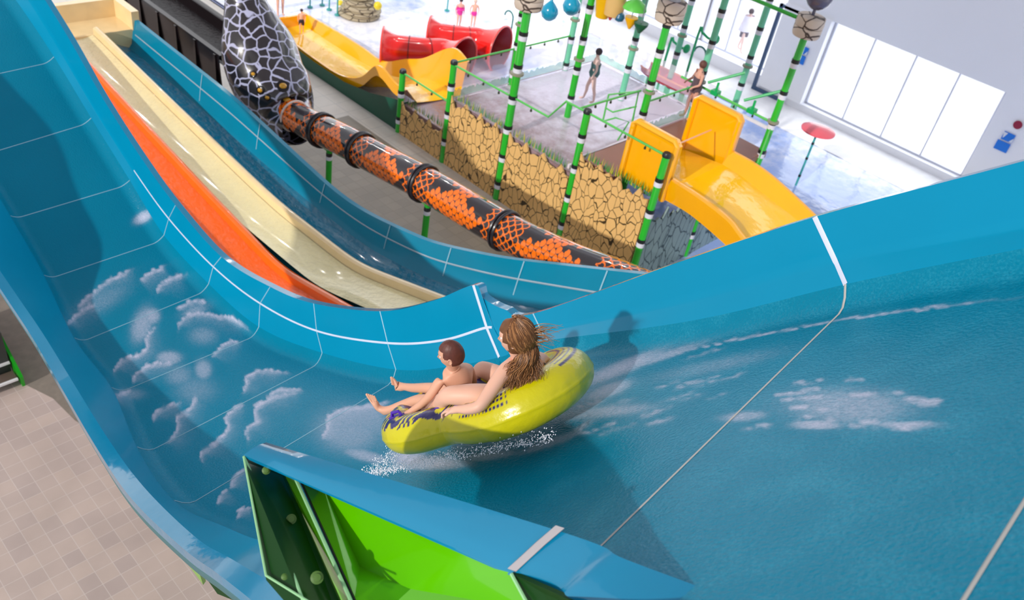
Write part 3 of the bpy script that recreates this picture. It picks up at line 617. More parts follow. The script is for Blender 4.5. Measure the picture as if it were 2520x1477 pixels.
# stone-print skirt panels with a jagged top
stone=crack_mat('stone_print',(226,182,116),(58,44,22),5.6,.042,(1,1,.62),.45)
stone2=crack_mat('grey_stone_print',(140,164,166),(44,70,74),4.5,.05,(1,1,.5),.45)
def skirt(A,B,top,m,seedv,tips,parent=tower):
    rnd=random.Random(seedv); A=np.array(A,float);B=np.array(B,float); n_=tips*2; pts=[]
    for k in range(n_+1):
        f_=k/n_; p=A+(B-A)*f_; h=top-(0.0 if k%4==0 else .09+.14*rnd.random()) - (.10 if k%2 else 0)
        pts.append(np.array([p[0],p[1],h]))
    V=[];F_=[]
    for k,p in enumerate(pts):
        V+=[(p[0],p[1],0),tuple(p)]
    F_=[(2*k,2*k+2,2*k+3,2*k+1) for k in range(n_)]
    nn_=len(V); t=np.array([B[1]-A[1],-(B[0]-A[0]),0]); t/=np.linalg.norm(t); t*=.05
    V+= [tuple(np.array(v_)+t) for v_ in V]; F_+=[tuple(i+nn_ for i in f_[::-1]) for f_ in F_]+[(2*k+1,2*k+3,2*k+3+nn_,2*k+1+nn_) for k in range(n_)]
    o=mk('stone_skirt',V,F_,m,parent,False)
    # horizontal joint rail
    for zz in (top-.78,top-1.55):
        if zz>.1: MB().box(((A[0]+B[0])/2,(A[1]+B[1])/2,zz),(abs(B[0]-A[0])/2+.03,abs(B[1]-A[1])/2+.03,.018)).obj('skirt_joint',mat('skirt_joint',(200,158,100),.5),o,False)
    return o
skirt((X0,Y4-.1),(X0,Y3+.1),1.02,stone,1,6); skirt((X0,Y3-.1),(X0,Y2+.12),2.08,stone,2,7); skirt((X0,Y2-.12),(X0,Y1+.1),2.05,stone,3,7); skirt((X0,Y1-.1),(X0,Y0+.1),2.62,stone,4,7)
skirt((X0+.1,Y0),(X1-.1,Y0),2.1,stone2,5,7); skirt((X1+.1,Y0),(X2,Y0),2.0,stone2,6,7)
# printed grass boards just behind the skirts
grs=[mat('grass_print_green',(70,150,60),.5),mat('grass_print_yellow',(200,190,60),.5),mat('grass_print_blue',(90,130,150),.5)]
def fringe(x,ya,yb,zb,seedv):
    rnd=random.Random(seedv)
    V=[[],[],[]];F_=[[],[],[]]
    n_=int(abs(yb-ya)/.03)
    for k in range(n_):
        y=ya+(yb-ya)*k/n_; c_=0 if rnd.random()<.72 else 1+int(rnd.random()<.3); h=.14+.16*rnd.random(); xx=x+.12+.08*rnd.random(); l=rnd.uniform(-.05,.05); i=len(V[c_])
        V[c_]+=[(xx,y-.02,zb),(xx+.012,y+.02,zb),(xx+.02,y+l,zb+h)]; F_[c_].append((i,i+1,i+2))
    for c_ in range(3):
        if V[c_]: mk('grass_fringe',V[c_],F_[c_],grs[c_],tower,False,kind='stuff')
fringe(X0,Y4-.1,Y3+.1,.88,1); fringe(X0,Y3-.1,Y2+.1,1.92,2); fringe(X0,Y2-.1,Y1+.1,1.9,3); fringe(X0,Y1-.1,Y0+.1,2.42,4)
# railings with little spray nozzles
rail=mat('rail_green',(90,190,90),.35); noz=mat('nozzle_dark',(50,60,40),.5)
def railing(P,r_=.028,n_=5):
    o=MB().tube(P,r_,8).obj('guard_rail',rail,tower)
    C_=cat(P,1) if len(P)<3 else np.array(P)
    b=MB(); P=[np.array(p,float) for p in P]
    for a,c_ in zip(P,P[1:]):
        l=np.linalg.norm(c_-a); k_=int(l/.55)
        for i in range(1,k_): 
            q=a+(c_-a)*i/k_; b.lathe(q-np.array([0,0,.11]),[(.028,0),(.028,.05),(.012,.06),(.012,.1)],8)
    if b.V: b.obj('spray_nozzle',noz,o)
railing([(X0,Y4,1.84),(X0,Y3+.1,1.82)]); railing([(X0,Y3,2.9),(X0,12.04,2.98),(X0,11.6,3.58),(X0,Y1,3.6),(X0,Y0,3.62)])
railing([(X0,Y3,2.95),(X1,Y3,2.95),(X2,Y3,2.95)]); railing([(X0+.1,Y1+.3,3.55),(X1,Y1+.25,3.55)])
railing([(X1,Y1,3.35),(X2+.1,Y1,3.35)]); railing([(X2,Y1+.6,3.32),(X2,Y0,3.3)],.035); railing([(X2,Y0,3.2),(X1+1.4,Y0-.4,2.6)],.02)
MB().box((X2,(Y0+Y1)/2+.2,3.12),(.03,1.3,.04)).obj('rail_board',mat('white_band',(220,222,235),.4),tower,False)
# glass guards with a printed grass band
def guard(A,B,z0,z1,tint=(1,.95,1)):
    A=np.array(A,float);B=np.array(B,float)
    m=bpy.data.materials.get('misty_guard_glass')
    if not m:
        m=bpy.data.materials.new('misty_guard_glass'); m.use_nodes=True; n_=m.node_tree; b_=n_.nodes['Principled BSDF']; b_.inputs['Base Color'].default_value=srgb(225,215,235); b_.inputs['Roughness'].default_value=.15; b_.inputs['Alpha'].default_value=.42
        m2=m.copy(); m2.name='printed_grass_glass'; b2=m2.node_tree.nodes['Principled BSDF']; b2.inputs['Base Color'].default_value=srgb(120,190,160); b2.inputs['Alpha'].default_value=.6
    m2=bpy.data.materials['printed_grass_glass']
    o=mk('guard_glass',[(A[0],A[1],z0+.28),(B[0],B[1],z0+.28),(B[0],B[1],z1),(A[0],A[1],z1)],[(0,1,2,3)],m,tower,False)
    n_=40;V=[]
    for k in range(n_+1):
        p=A+(B-A)*k/n_; V+=[(p[0],p[1],z0),(p[0],p[1],z0+.22+.10*noise.noise((k*.9,A[0],1)))]
    mk('printed_band',V,[(2*k,2*k+2,2*k+3,2*k+1) for k in range(n_)],m2,o,False)
    MB().box(((A[0]+B[0])/2,(A[1]+B[1])/2,z0-.01),(abs(B[0]-A[0])/2+.01,abs(B[1]-A[1])/2+.01,.015)).obj('glass_rail',mat('white_deck_edge',(226,214,226),.4),o,False)
guard((X0+.1,Y3),(X1-.1,Y3),1.93,2.9); guard((X1+.1,Y3),(X2,Y3),1.93,2.9); guard((X1+.1,Y1),(X2-.3,Y1),2.45,3.3); guard((X2+.1,Y3),(21.1,Y3),1.93,2.9)
guard((21.2,Y1+.2),(21.2,Y3),1.93,2.85)
# climbing frame of thin green pipe
f_=MB(); fx=17.3
A,B_,C_,D_=[PX(*a,fx) for a in ((1484,296),(1498,233),(1572,224),(1556,300))]
f_.tube([A,B_,C_,D_],.025,8); f_.tube([PX(1491,266,fx),PX(1508,276,fx),PX(1566,262,fx)],.022,8); f_.tube([PX(1486,298,fx),PX(1515,290,fx),PX(1548,300,fx),PX(1520,345,fx)],.022,8); f_.obj('climbing_frame',rail,tower)
# hull wall under the yellow run
gw=mat('dark_green_panel',(8,82,62),.4,var=(1,.08))
MB().add([(X0,Y4,0),(X0,Y4,1.0),(X0,18.9,.62),(X0,20.2,.42),(X0,21.8,.42),(X0,23.4,.5),(X0,23.4,0)],[(0,1,2,3,4,5,6)]).obj('green_hull',gw,tower,False)
MB().add([(X0,Y4,0),(X0,Y4,.9),(X0+.3,Y4,.9),(X0+.3,Y4,0)],[(0,1,2,3)]).obj('green_hull',gw,tower,False)
# water guns on the railing
for (x,y) in ((X2,10.4),(X2,9.25)):
    g_=MB().tube([(x,y,3.3),(x,y,3.62)],.035,8).tube([(x-.05,y+.28,3.52),(x+.35,y-.45,4.02)],.04,8).box((x,y,3.35),(.1,.1,.06))
    g_.obj('water_gun',mat('gun_green',(0,170,90),.35),tower)
# yellow slides
yelw=mat('yellow_gelcoat',(255,178,0),.15,coat=.8,spec=.6,var=(1.5,.03)); yelb=mat('yellow_gelcoat_bed',(255,196,0),.14,coat=.8,bump=(3,.3),var=(1.5,.03))
s1=thing('yellow_slide','yellow open slide running down to the left from the low deck, behind the snake head','slide',(16,21,0))
N1=[(15.45,24.9,.45),(15.3,23.4,.42),(15.2,21.9,.42),(15.2,20.6,.45),(15.2,19.6,.8),(15.2,18.8,1.5),(15.2,18.0,1.3),(15.25,17.55,1.25)]
B1=[(15.6,24.9,.16),(15.55,23.4,.14),(15.5,21.9,.14),(15.45,20.6,.2),(15.45,19.6,.42),(15.45,18.8,.75),(15.45,18.0,.9),(15.45,17.3,.92)]
B2=[(16.75,25.3,.16),(16.75,23.4,.14),(16.75,21.9,.14),(16.8,20.6,.2),(16.9,19.6,.42),(16.95,18.8,.75),(16.95,18.0,.9),(16.95,17.1,.92)]
N2=[(16.95,25.4,.45),(16.95,23.4,.5),(16.95,21.9,.5),(17.0,20.9,.45),(17.1,19.9,.9),(17.15,19.1,1.25),(17.15,17.9,2.05),(17.1,17.1,1.95)]
n1,b1,b2,n2=[cat(a,8) for a in (N1,B1,B2,N2)]
MB().grid([[b1[i]*(1-k/8)+b2[i]*k/8-np.array([0,0,.04*sin(pi*k/8)]) for k in range(9)] for i in range(len(b1))]).obj('slide_bed',yelb,s1,True)
MB().grid([[n1[i]-np.array([.07,0,.32]),n1[i]-np.array([.07,0,0]),n1[i],n1[i]*.4+b1[i]*.6,b1[i]] for i in range(len(b1))]).obj('side_wall',yelw,s1,40)
MB().grid([[b2[i],n2[i]*.4+b2[i]*.6,n2[i],n2[i]+np.array([.07,0,0]),n2[i]+np.array([.07,0,-.4])] for i in range(len(b1))]).obj('side_wall',yelw,s1,40)
MB().box((16.2,25.15,.28),(.72,.05,.2)).obj('end_lip',yelw,s1,False)
s2=thing('yellow_slide','wide yellow slide with tall square entry panels, dropping to the right of the stone-print skirts','slide',(17.4,8.5,0))
XN,XF=15.33,17.7
nr=[PX(*a,XN) for a in ((1658,439),(1725,482),(1794,536),(1827,577),(1880,640))]; nb=[PX(*a,XN+.0) for a in ((1629,488),(1700,530),(1784,602),(1830,650),(1880,705))]
fr2=[PX(*a,XF) for a in ((1800,372),(1850,400),(1905,440),(1990,518),(2060,590))]
nr,nb,fr2=[cat(a,8) for a in (nr,nb,fr2)]
nbed=[p+np.array([.28,0,-.30]) for p in nr]; fbed=[np.array([XF-.25,p[1],nbed[i][2]+.05]) for i,p in enumerate(fr2)]
MB().grid([[nbed[i]*(1-k/10)+fbed[i]*k/10-np.array([0,0,.08*min(1,i/8)*sin(pi*k/10)]) for k in range(11)] for i in range(len(nr))]).obj('slide_bed',yelb,s2,True)
MB().grid([[nb[i],nr[i]-np.array([.1,0,.03]),nr[i],nr[i]+np.array([.08,0,-.02]),nbed[i]] for i in range(len(nr))]).obj('side_wall',yelw,s2,40)
MB().grid([[fbed[i],fr2[i]*.6+fbed[i]*.4,fr2[i],fr2[i]+np.array([.09,0,0]),fr2[i]+np.array([.09,0,-.6])] for i in range(len(nr))]).obj('side_wall',yelw,s2,40)
for x,ya,yb_,zt,nm in ((XN-.05,9.85,8.5,3.92,0),(XF,9.85,8.45,3.98,1)):
    zb=2.42
    c4=[(ya,zb),(ya,zt-.12),(ya-.12,zt),(yb_+.12,zt),(yb_,zt-.12),(yb_,zb)]
    pn=MB().slab([(x,a,b) for a,b in c4],(.1,0,0)).obj('entry_panel',yelw,s2,False)
    fr_=MB()
    fr_.tube([(x-.02,ya-.06,zb),(x-.02,ya-.06,zt-.12),(x-.02,ya-.14,zt-.05),(x-.02,yb_+.14,zt-.05),(x-.02,yb_+.06,zt-.12),(x-.02,yb_+.06,zb)],.07,8)
    fr_.obj('panel_frame',yelw,pn,False)
MB().tube([PX(1675,352,XN),PX(1750,320,XF-.3)],.018,8).obj('entry_bar',mat('pinkish_bar',(250,190,150),.4),s2)
MB().add([(XN+.1,9.85,2.5),(XF,9.85,2.5),tuple(fbed[0]),tuple(nbed[0])],[(0,1,2,3)]).obj('entry_floor',yelb,s2,False)
MB().tube([(16.6,6.9,0),(16.6,6.9,1.7)],.09,12).obj('support_leg',pgreen,s2)
# ================= HUMAN FIGURES (skinned joint graphs) =================
skin=mat('skin_fair',(236,184,160),.5,sub=.08,var=(12,.02)); skinb=mat('skin_back',(226,170,142),.5,sub=.08,var=(12,.02))
def figure(name,nodes,edges,m,parent=None,root=None,sub=2,**tag):
    """nodes: {key:(pos,radius)}; one continuous surface grown on the joint graph"""
    ks=list(nodes); idx={k:i for i,k in enumerate(ks)}; l=rootloc(parent)
    me=bpy.data.meshes.new(name); me.from_pydata([tuple(float(a)-b for a,b in zip(nodes[k][0],l)) for k in ks],[(idx[a],idx[b]) for a,b in edges],[])
    o=bpy.data.objects.new(name,me); S.collection.objects.link(o); o.parent=parent; me.materials.append(m)
    sm_=o.modifiers.new('skin','SKIN'); sm_.use_smooth_shade=True
    if not me.skin_vertices: pass
    sv=me.skin_vertices[0].data
    for k in ks:
        r_=nodes[k][1]; sv[idx[k]].radius=(r_,r_) if not hasattr(r_,'__len__') else r_
        sv[idx[k]].use_root=(k==(root or ks[0]))
    ss=o.modifiers.new('sub','SUBSURF'); ss.levels=sub; ss.render_levels=sub
    # bake so that the figure is a plain mesh
    dg=bpy.context.evaluated_depsgraph_get(); ev=o.evaluated_get(dg); nm=bpy.data.meshes.new_from_object(ev); o.modifiers.clear(); o.data=nm; nm.shade_smooth()
    if not nm.materials: nm.materials.append(m)
    return L(o,**tag)
def V3(*a): return np.array(a,float)
# ---- raft ----
yI=2.58
def fz(y): return float(np.interp(-y,-rCC[:,1],rCC[:,2]))
sl=(fz(yI+.3)-fz(yI-.3))/.6
td=V3(0,1,sl); td/=np.linalg.norm(td); bb_=V3(1,0,0); nn3=np.cross(bb_,td); nn3/=np.linalg.norm(nn3)
th=R(24); ax_=cos(th)*td-sin(th)*bb_; sx_=cos(th)*bb_+sin(th)*td
C0=V3(3.18,yI-.03,fz(yI-.03))+nn3*.0
RS=.81
def RF(a,s_,h=0): return C0+(ax_*a+sx_*s_+nn3*h)*RS
raft=thing('inflatable_raft','yellow double inflatable raft with navy print, carrying a woman and a boy','raft',C0)
half=[(-.80,0),(-.76,.22),(-.62,.38),(-.40,.455),(-.16,.44),(.02,.36),(.12,.335),(.24,.355),(.42,.385),(.60,.32),(.72,.17),(.755,0)]
loop=half+[(a,-b_) for a,b_ in half[-2:0:-1]]
P2=cat([(a,b_,0) for a,b_ in loop],26,closed=True)
V=[];info=[]
nt2=88; n2=len(P2)
for i,p in enumerate(P2):
    t=P2[(i+1)%n2]-P2[i-1]; t/=np.linalg.norm(t); o_=np.array([t[1],-t[0],0]); 
    if o_@p<0 and abs(p[1])>.2: o_=-o_
    cen=np.array([-.03,0,0]); 
    if o_@(p-np.array([np.clip(p[0],-.35,.35),0,0]))<0: o_=-o_
    rr=.175+.02*(1 if p[0]<-.3 else 0)*min(1,(-.3-p[0])/.3) if p[0]<-.3 else .17
    hh=.17+ (.05*min(1,max(0,(-.35-p[0])/.45)))
    for k in range(nt2):
        a=2*pi*k/nt2
        seamr=1+.035*math.exp(-((min(abs(a),abs(a-2*pi)))/.06)**2)+.006*sin(i*.43)*math.exp(-((min(abs(a),abs(a-2*pi)))/.25)**2)
        q=p+o_*rr*cos(a)*seamr; V.append(RF(q[0],q[1],hh+rr*sin(a)*.98)); info.append((i/n2,a,p[0],p[1],q))
Fr=[(i*nt2+k,i*nt2+(k+1)%nt2,((i+1)%n2)*nt2+(k+1)%nt2,((i+1)%n2)*nt2+k) for i in range(n2) for k in range(nt2)]
ry=mat('raft_yellow_vinyl',(208,198,0),.3,coat=.3,var=(4,.03),bump=(14,.12)); attr_mix(ry,'ink',(42,34,104))
ro=mk('raft_tube',V,Fr,ry,raft,True)
ink=[]
for (u,a,p0,p1,q) in info:
    v_=0
    if a>pi: aa=a-2*pi
    else: aa=a
    near=p1<.1
    top=.3<aa<2.9
    if top and p0>-.25: # swirling ink over the upper front
        w_=noise.noise((q[0]*5,q[1]*5,2.))*3.2+q[0]*9+q[1]*5
        lim=.78+.5*noise.noise((q[0]*6,q[1]*3,7.))-.42*math.exp(-((p0-.1)/.12)**2)-.45*math.exp(-((p0-.72)/.2)**2)+(.2 if p0<-.08 else 0)
        if aa>lim+.22: v_=1 if sin(w_*5+aa*3)>-.3 else 0
        elif aa>lim: v_=1 if sin(w_*6+aa*5)>.15 else 0
    if near and -.52<p0<-.14 and .62<aa<1.45: # rows of short dashes
        f_=((p0+.52)/.38*14)%1; row_=(aa-.62)/.83*3.2; v_=max(v_,1 if (f_<.45 and (row_%1)<.62) else 0)
    if p0<-.55 and p1>-.15 and .9<aa<1.9: v_=max(v_,1 if sin(aa*26)>.35 else 0)
    if p0>.3 and aa>2.2: v_=1 if sin((q[0]*16+q[1]*11)*2)>-.2 else v_
    ink.append(v_)
setattr_f(ro,'ink',ink)
MB().grid([[RF(p[0]*k/6*.98,p[1]*k/6*.98,.07) for k in range(7)] for p in list(P2)+[P2[0]]]).obj('raft_floor',mat('raft_floor_vinyl',(150,150,40),.4),raft,True)
MB().grid([[RF(.12,s_,.07+.16*sin(pi*k/8)) for k in range(9)] if 0 else [RF(.02+.2*k/8,s_,.07+.22*sin(pi*k/8)) for k in range(9)] for s_ in np.linspace(-.3,.3,10)]).obj('raft_divider',MT['raft_yellow_vinyl'],raft,True)
hm=mat('purple_handle',(74,30,170),.35,coat=.3)
for (a,s_,lab) in ((.12,-.36,0),(.60,-.33,0),(-.10,-.42,0),(.12,.36,0),(-.72,.2,0)):
    c=RF(a,s_,.345); MB().tube([c-ax_*.04+nn3*-.012,c-ax_*.026+nn3*.018,c+ax_*.026+nn3*.018,c+ax_*.04-nn3*.012],.012,8).box(c-nn3*.012,(.052,.024,.006),np.array([ax_,sx_,nn3])).obj('handle',hm,raft)
# ---- riders ----
def J(x,y,d,r_): return (PD(x,y,d),r_)
def hand(nodes,edges,w,dirv,palmn,s,key,curl=.9):
    """five fingers rooted in the palm; s = hand scale"""
    dirv=dirv/np.linalg.norm(dirv); sd=np.cross(dirv,palmn); sd/=np.linalg.norm(sd); palmn=np.cross(sd,dirv)
    pc=nodes[w][0]+dirv*.05*s; nodes[key+'p']=(pc,(.030*s,.017*s)); edges.append((w,key+'p'))
    nodes[key+'q']=(pc+dirv*.035*s,(.034*s,.014*s)); edges.append((key+'p',key+'q'))
    for i,(off,ln) in enumerate(((-.027,.062),(-.009,.072),(.009,.068),(.027,.052))):
        b=pc+dirv*.05*s+sd*off*s; a1=dirv*cos(curl*.5)-palmn*sin(curl*.5); a2=dirv*cos(curl*1.4)-palmn*sin(curl*1.4)
        nodes[f'{key}{i}a']=(b,.0085*s); nodes[f'{key}{i}b']=(b+a1*ln*.5*s,.008*s); nodes[f'{key}{i}c']=(b+a1*ln*.5*s+a2*ln*.5*s,.007*s)
        edges+= [(key+'q',f'{key}{i}a'),(f'{key}{i}a',f'{key}{i}b'),(f'{key}{i}b',f'{key}{i}c')]
    tb=pc+sd*-.028*s; nodes[key+'ta']=(tb+dirv*.008*s-palmn*.005*s,.011*s); nodes[key+'tb']=(tb+dirv*.035*s-sd*.022*s-palmn*.018*s,.009*s); edges+=[(key+'p',key+'ta'),(key+'ta',key+'tb')]
def foot(nodes,edges,ank,heel,ball,toe,s,key,side):
    nodes[key+'h']=(heel,.030*s); nodes[key+'m']=((heel+ball)/2,(.030*s,.026*s)); nodes[key+'b']=(ball,(.034*s,.018*s)); edges+=[(ank,key+'h'),(ank,key+'m'),(key+'m',key+'b')]
    d=toe-ball; 
    for i,f_ in enumerate((-1,-.45,0,.45,.9)):
        o_=side*f_*.026*s; nodes[f'{key}t{i}']=(toe+o_-d*abs(f_+.9)*.14,(.011 if i==0 else .0075)*s); nodes[f'{key}u{i}']=(ball+o_*.9+d*.15,(.012 if i==0 else .009)*s); edges+=[(key+'b',f'{key}u{i}'),(f'{key}u{i}',f'{key}t{i}')]
# woman
wn={'pel':J(1275,1000,5.62,.135),'sp1':J(1282,968,5.5,(.125,.10)),'sp2':J(1288,938,5.42,(.12,.095)),'ch':J(1290,912,5.36,(.135,.095)),'nb':J(1286,888,5.3,.062),'nk':J(1280,868,5.26,.05),
 'sn':J(1245,908,5.24,.055),'elb':J(1180,1002,5.14,.041),'fa':J(1150,1008,5.17,.036),'wr':J(1128,1008,5.2,.025),
 'sf':J(1328,882,5.52,.055),'ef':J(1350,900,5.75,.04),'wf':J(1318,925,5.85,.027),
 'hn':J(1240,985,5.45,.105),'th':J(1168,974,5.4,.086),'kn':J(1100,972,5.42,.062),'sh':J(1080,1000,5.65,.052),'an':J(1050,1012,5.98,.036),
 'hf':J(1265,955,5.82,.10),'tf':J(1225,925,5.9,.08),'kf':J(1180,905,5.95,.06),'sf2':J(1178,935,6.1,.05),'af':J(1165,960,6.2,.036)}
we=[('pel','sp1'),('sp1','sp2'),('sp2','ch'),('ch','nb'),('nb','nk'),('ch','sn'),('sn','elb'),('elb','fa'),('fa','wr'),('ch','sf'),('sf','ef'),('ef','wf'),
 ('pel','hn'),('hn','th'),('th','kn'),('kn','sh'),('sh','an'),('pel','hf'),('hf','tf'),('tf','kf'),('kf','sf2'),('sf2','af')]
hand(wn,we,'wr',PD(1104,1010,5.25)-wn['wr'][0],nn3,.95,'H')
hand(wn,we,'wf',PD(1300,940,5.95)-wn['wf'][0],nn3,.95,'K')
foot(wn,we,'an',wn['an'][0]+V3(0,0,-.03),wn['an'][0]+ax_*.12-nn3*.01,wn['an'][0]+ax_*.17,1.,'F',sx_)
foot(wn,we,'af',wn['af'][0]+V3(0,0,-.03),wn['af'][0]+ax_*.12-nn3*.01,wn['af'][0]+ax_*.17,1.,'G',sx_)
def headmesh(c,fwd,up,s,key,m,parent,name='head'):
    """face shaped head: skull, brow, nose, lips, chin, ears, eyes (fwd = where the face looks)"""
    fwd=fwd/np.linalg.norm(fwd); rt=np.cross(fwd,up); rt/=np.linalg.norm(rt); up=np.cross(rt,fwd)
    V=[];n1_,n2_=28,24
    for i in range(n1_+1):
        ph=pi*i/n1_
        for k in range(n2_):
            la=2*pi*k/n2_; x=sin(ph)*cos(la); y=sin(ph)*sin(la); z=-cos(ph)   # x forward, y right, z up
            X=x*.098; Y=y*.076; Z=z*.118
            if z<-.05: # jaw narrows and comes forward
                f_=min(1,(-z-.05)/.9); Y*=1-.36*f_; X*=1-.22*f_; X+=.018*f_
            if x>0: X-=.012*x*(1-abs(z))
            g=math.exp(-((y*.076)/.013)**2)
            if x>0: 
                X+=.022*g*math.exp(-((z+.22)/.13)**2); X+=.007*g*math.exp(-((z-.02)/.16)**2)
                X+=.008*math.exp(-(y/.35)**2)*math.exp(-((z+.56)/.07)**2)+.007*math.exp(-(y/.3)**2)*math.exp(-((z+.9)/.12)**2)
                X+=.005*math.exp(-(y/.6)**2)*math.exp(-((z-.18)/.1)**2); 
                for sg in (-1,1): X-=.010*math.exp(-((y-sg*.42)/.18)**2)*math.exp(-((z-.0)/.12)**2)
            V.append(c+(fwd*X+rt*Y+up*Z)*s)
    F_=[(i*n2_+k,i*n2_+(k+1)%n2_,(i+1)*n2_+(k+1)%n2_,(i+1)*n2_+k) for i in range(n1_) for k in range(n2_)]
    h=mk(name,V,F_,m,parent,True)
    b=MB()
    for sg in (-1,1):
        e=c+(rt*.078*sg-fwd*.005-up*.008)*s
        for rr,tk in ((.026,.010),): b.ball(e,1,12,(1,1,1)) if 0 else b.lathe(e,[(.0005,-.006*s),(.018*s,-.004*s),(.024*s,.004*s),(.019*s,.008*s),(.010*s,.003*s),(.0005,.001*s)],14,np.array([fwd*.75,up*1.25,rt*sg]))
    b.obj('ears',m,h)
    for sg in (-1,1):
        MB().ball(c+(fwd*.074+rt*.031*sg+up*.002)*s,.009*s,10).obj('eye',mat('eye_white',(235,232,228),.3),h)
        MB().ball(c+(fwd*.081+rt*.031*sg+up*.002)*s,.0045*s,8).obj('iris',mat('iris_brown',(60,40,25),.3),h)
    MB().tube([c+(fwd*.070+rt*-.020-up*.066)*s,c+(fwd*.078-up*.0665)*s,c+(fwd*.070+rt*.020-up*.066)*s],.004*s,8).obj('mouth',mat('lips',(190,100,95),.4),h)
    return h
look=V3(-.55,.80,-.22); look=look/np.linalg.norm(look); UP=V3(0,-.05,1)
woman=thing('person','woman with long windblown brown hair sitting in the rear of the yellow raft','person',wn['pel'][0])
figure('body',wn,we,skin,woman,'pel')
hc=PD(1266,828,5.16); headmesh(hc,look,V3(.0,.1,1),.98,'w',skin,woman)
MB().tube([wn['nk'][0]-V3(0,0,.03),hc-V3(0,0,.05)],[.05,.048],14).obj('neck',skin,woman)
# swimsuit, straps
dk_=mat('dark_swimsuit',(34,26,46),.6)
def shell(a,b,ra,rb,grow=1.0,n_=20,rng=None):
    A_,B__=np.array(a),np.array(b); return MB().tube([A_*(1-t)+B__*t for t in np.linspace(0,1,7)],[ra*(1-t)+rb*t for t in np.linspace(0,1,7)],n_)
sw=MB().tube([wn['pel'][0]-nn3*.02,wn['sp1'][0],wn['sp1'][0]*.5+wn['sp2'][0]*.5,wn['sp2'][0]*.7+wn['ch'][0]*.3],[.15,.142,.134,.126],24); sw.obj('swimsuit_bottom',dk_,woman)
toC0=(CAM-wn['ch'][0])/np.linalg.norm(CAM-wn['ch'][0]); cm=wn['ch'][0]; rtv=wn['sf'][0]-wn['sn'][0]; rtv/=np.linalg.norm(rtv)
MB().tube([wn['sp2'][0]*.75+cm*.25+rtv*.0,wn['sp2'][0]*.45+cm*.55],[.128,.133],24,caps=False).obj('swimsuit_band',dk_,woman)
for sg in (-.45,.45):
    base=cm+rtv*sg*.22; bk=-look*.10
    MB().tube([base+bk*1.0-V3(0,0,.1),base+bk*.9+V3(0,0,.02),base*1+V3(0,0,.075)+look*.0,base+look*.09+V3(0,0,.01)],.009,6).obj('strap',dk_,woman)
MB().tube([wn['sn'][0]*.35+wn['nb'][0]*.65+toC0*.055,wn['ch'][0]*.6+wn['sn'][0]*.4+toC0*.10,wn['sp2'][0]+toC0*.12],.012,8).obj('strap',dk_,woman)
# hair: a combed cap plus many tapering locks
hr=mat('brown_hair',(112,72,42),.45,spec=.4,var=(30,.18)); hl=mat('light_brown_hair',(168,116,72),.45,spec=.4,var=(30,.15))
rtw=np.cross(look,UP); rtw/=np.linalg.norm(rtw); upw=np.cross(rtw,look)
rnd=random.Random(5)
capm=MB(); 
V=[];F_=[];n1_,n2_=20,36
for i in range(n1_+1):
    ph=pi*i/n1_
    for k in range(n2_):
        la=2*pi*k/n2_; x=sin(ph)*cos(la); y=sin(ph)*sin(la); z=cos(ph)
        rr=1.0+.05*noise.noise((x*3,y*3,z*3))
        fx=.110
        V.append(hc+(look*(x*fx-.012)+rtw*y*.09+upw*(z*.128+.006))*rr)
for i in range(n1_):
    for k in range(n2_):
        ph=pi*(i+.5)/n1_; la=2*pi*(k+.5)/n2_; x=sin(ph)*cos(la); z=cos(ph)
        if x>.6 and z<.42: continue
        if x>.38 and z<.02: continue
        if z<-.75: continue
        F_.append((i*n2_+k,i*n2_+(k+1)%n2_,(i+1)*n2_+(k+1)%n2_,(i+1)*n2_+k))
hair=mk('hair',V,F_,hr,woman,True)
pxR=(PD(1300,830,5.2)-PD(1266,830,5.2)); pxR/=np.linalg.norm(pxR); pxD=(PD(1266,900,5.2)-PD(1266,830,5.2)); pxD/=np.linalg.norm(pxD)
toC=(CAM-hc)/np.linalg.norm(CAM-hc)
for mm_,cnt,sd in ((hr,420,1),(hl,300,2)):
    b=MB(); rnd=random.Random(sd)
    for k in range(cnt):
        u=rnd.uniform(-1,1); la=pi+u*2.0; p0_=rnd.uniform(.08,1.2)
        SK=lambda ph,la_,g: hc+(look*(sin(ph)*cos(la_)*.114-.012)+rtw*sin(ph)*sin(la_)*.098+upw*(cos(ph)*.13+.006))*g
        sk=[SK(p0_+(2.0-p0_)*j/4,la+(pi-la)*.35*j/4+rnd.uniform(-.05,.05),1.02+.05*rnd.random()+.03*j/4) for j in range(5)]
        ex,ey=1272-u*44+rnd.uniform(-14,18), 928+rnd.uniform(-25,48)
        end=PD(ex+18,ey,5.22-.06*rnd.random()); a_=sk[-1]
        wv=rnd.uniform(-.018,.018)
        pts=cat(sk+[a_*.72+end*.28+pxR*(wv+.008)+toC*.015,a_*.45+end*.55-pxR*wv,a_*.2+end*.8+pxR*(wv*1.2),end],4)
        r0_=rnd.uniform(.002,.0040); b.tube(pts,[r0_*(1-.8*(i/(len(pts)-1))**2) for i in range(len(pts))],5)
    b.obj('hair_locks',mm_,woman,kind='stuff')
b=MB(); rnd=random.Random(9)
for k in range(46): # strands blown to the side
    s0=hc-look*.08+rtw*rnd.uniform(-.02,.07)+V3(0,0,1)*rnd.uniform(-.06,.04); L0=rnd.uniform(.07,.22); dv=pxR*L0+pxD*rnd.uniform(-.05,.03)
    P=cat([s0,s0+dv*.45+toC*.03-pxD*rnd.uniform(-.01,.03),s0+dv+pxD*rnd.uniform(-.03,.05)],6); b.tube(P,[.004*(1-.8*i/(len(P)-1)) for i in range(len(P))],4)
b.obj('loose_strands',hl,woman,kind='stuff')
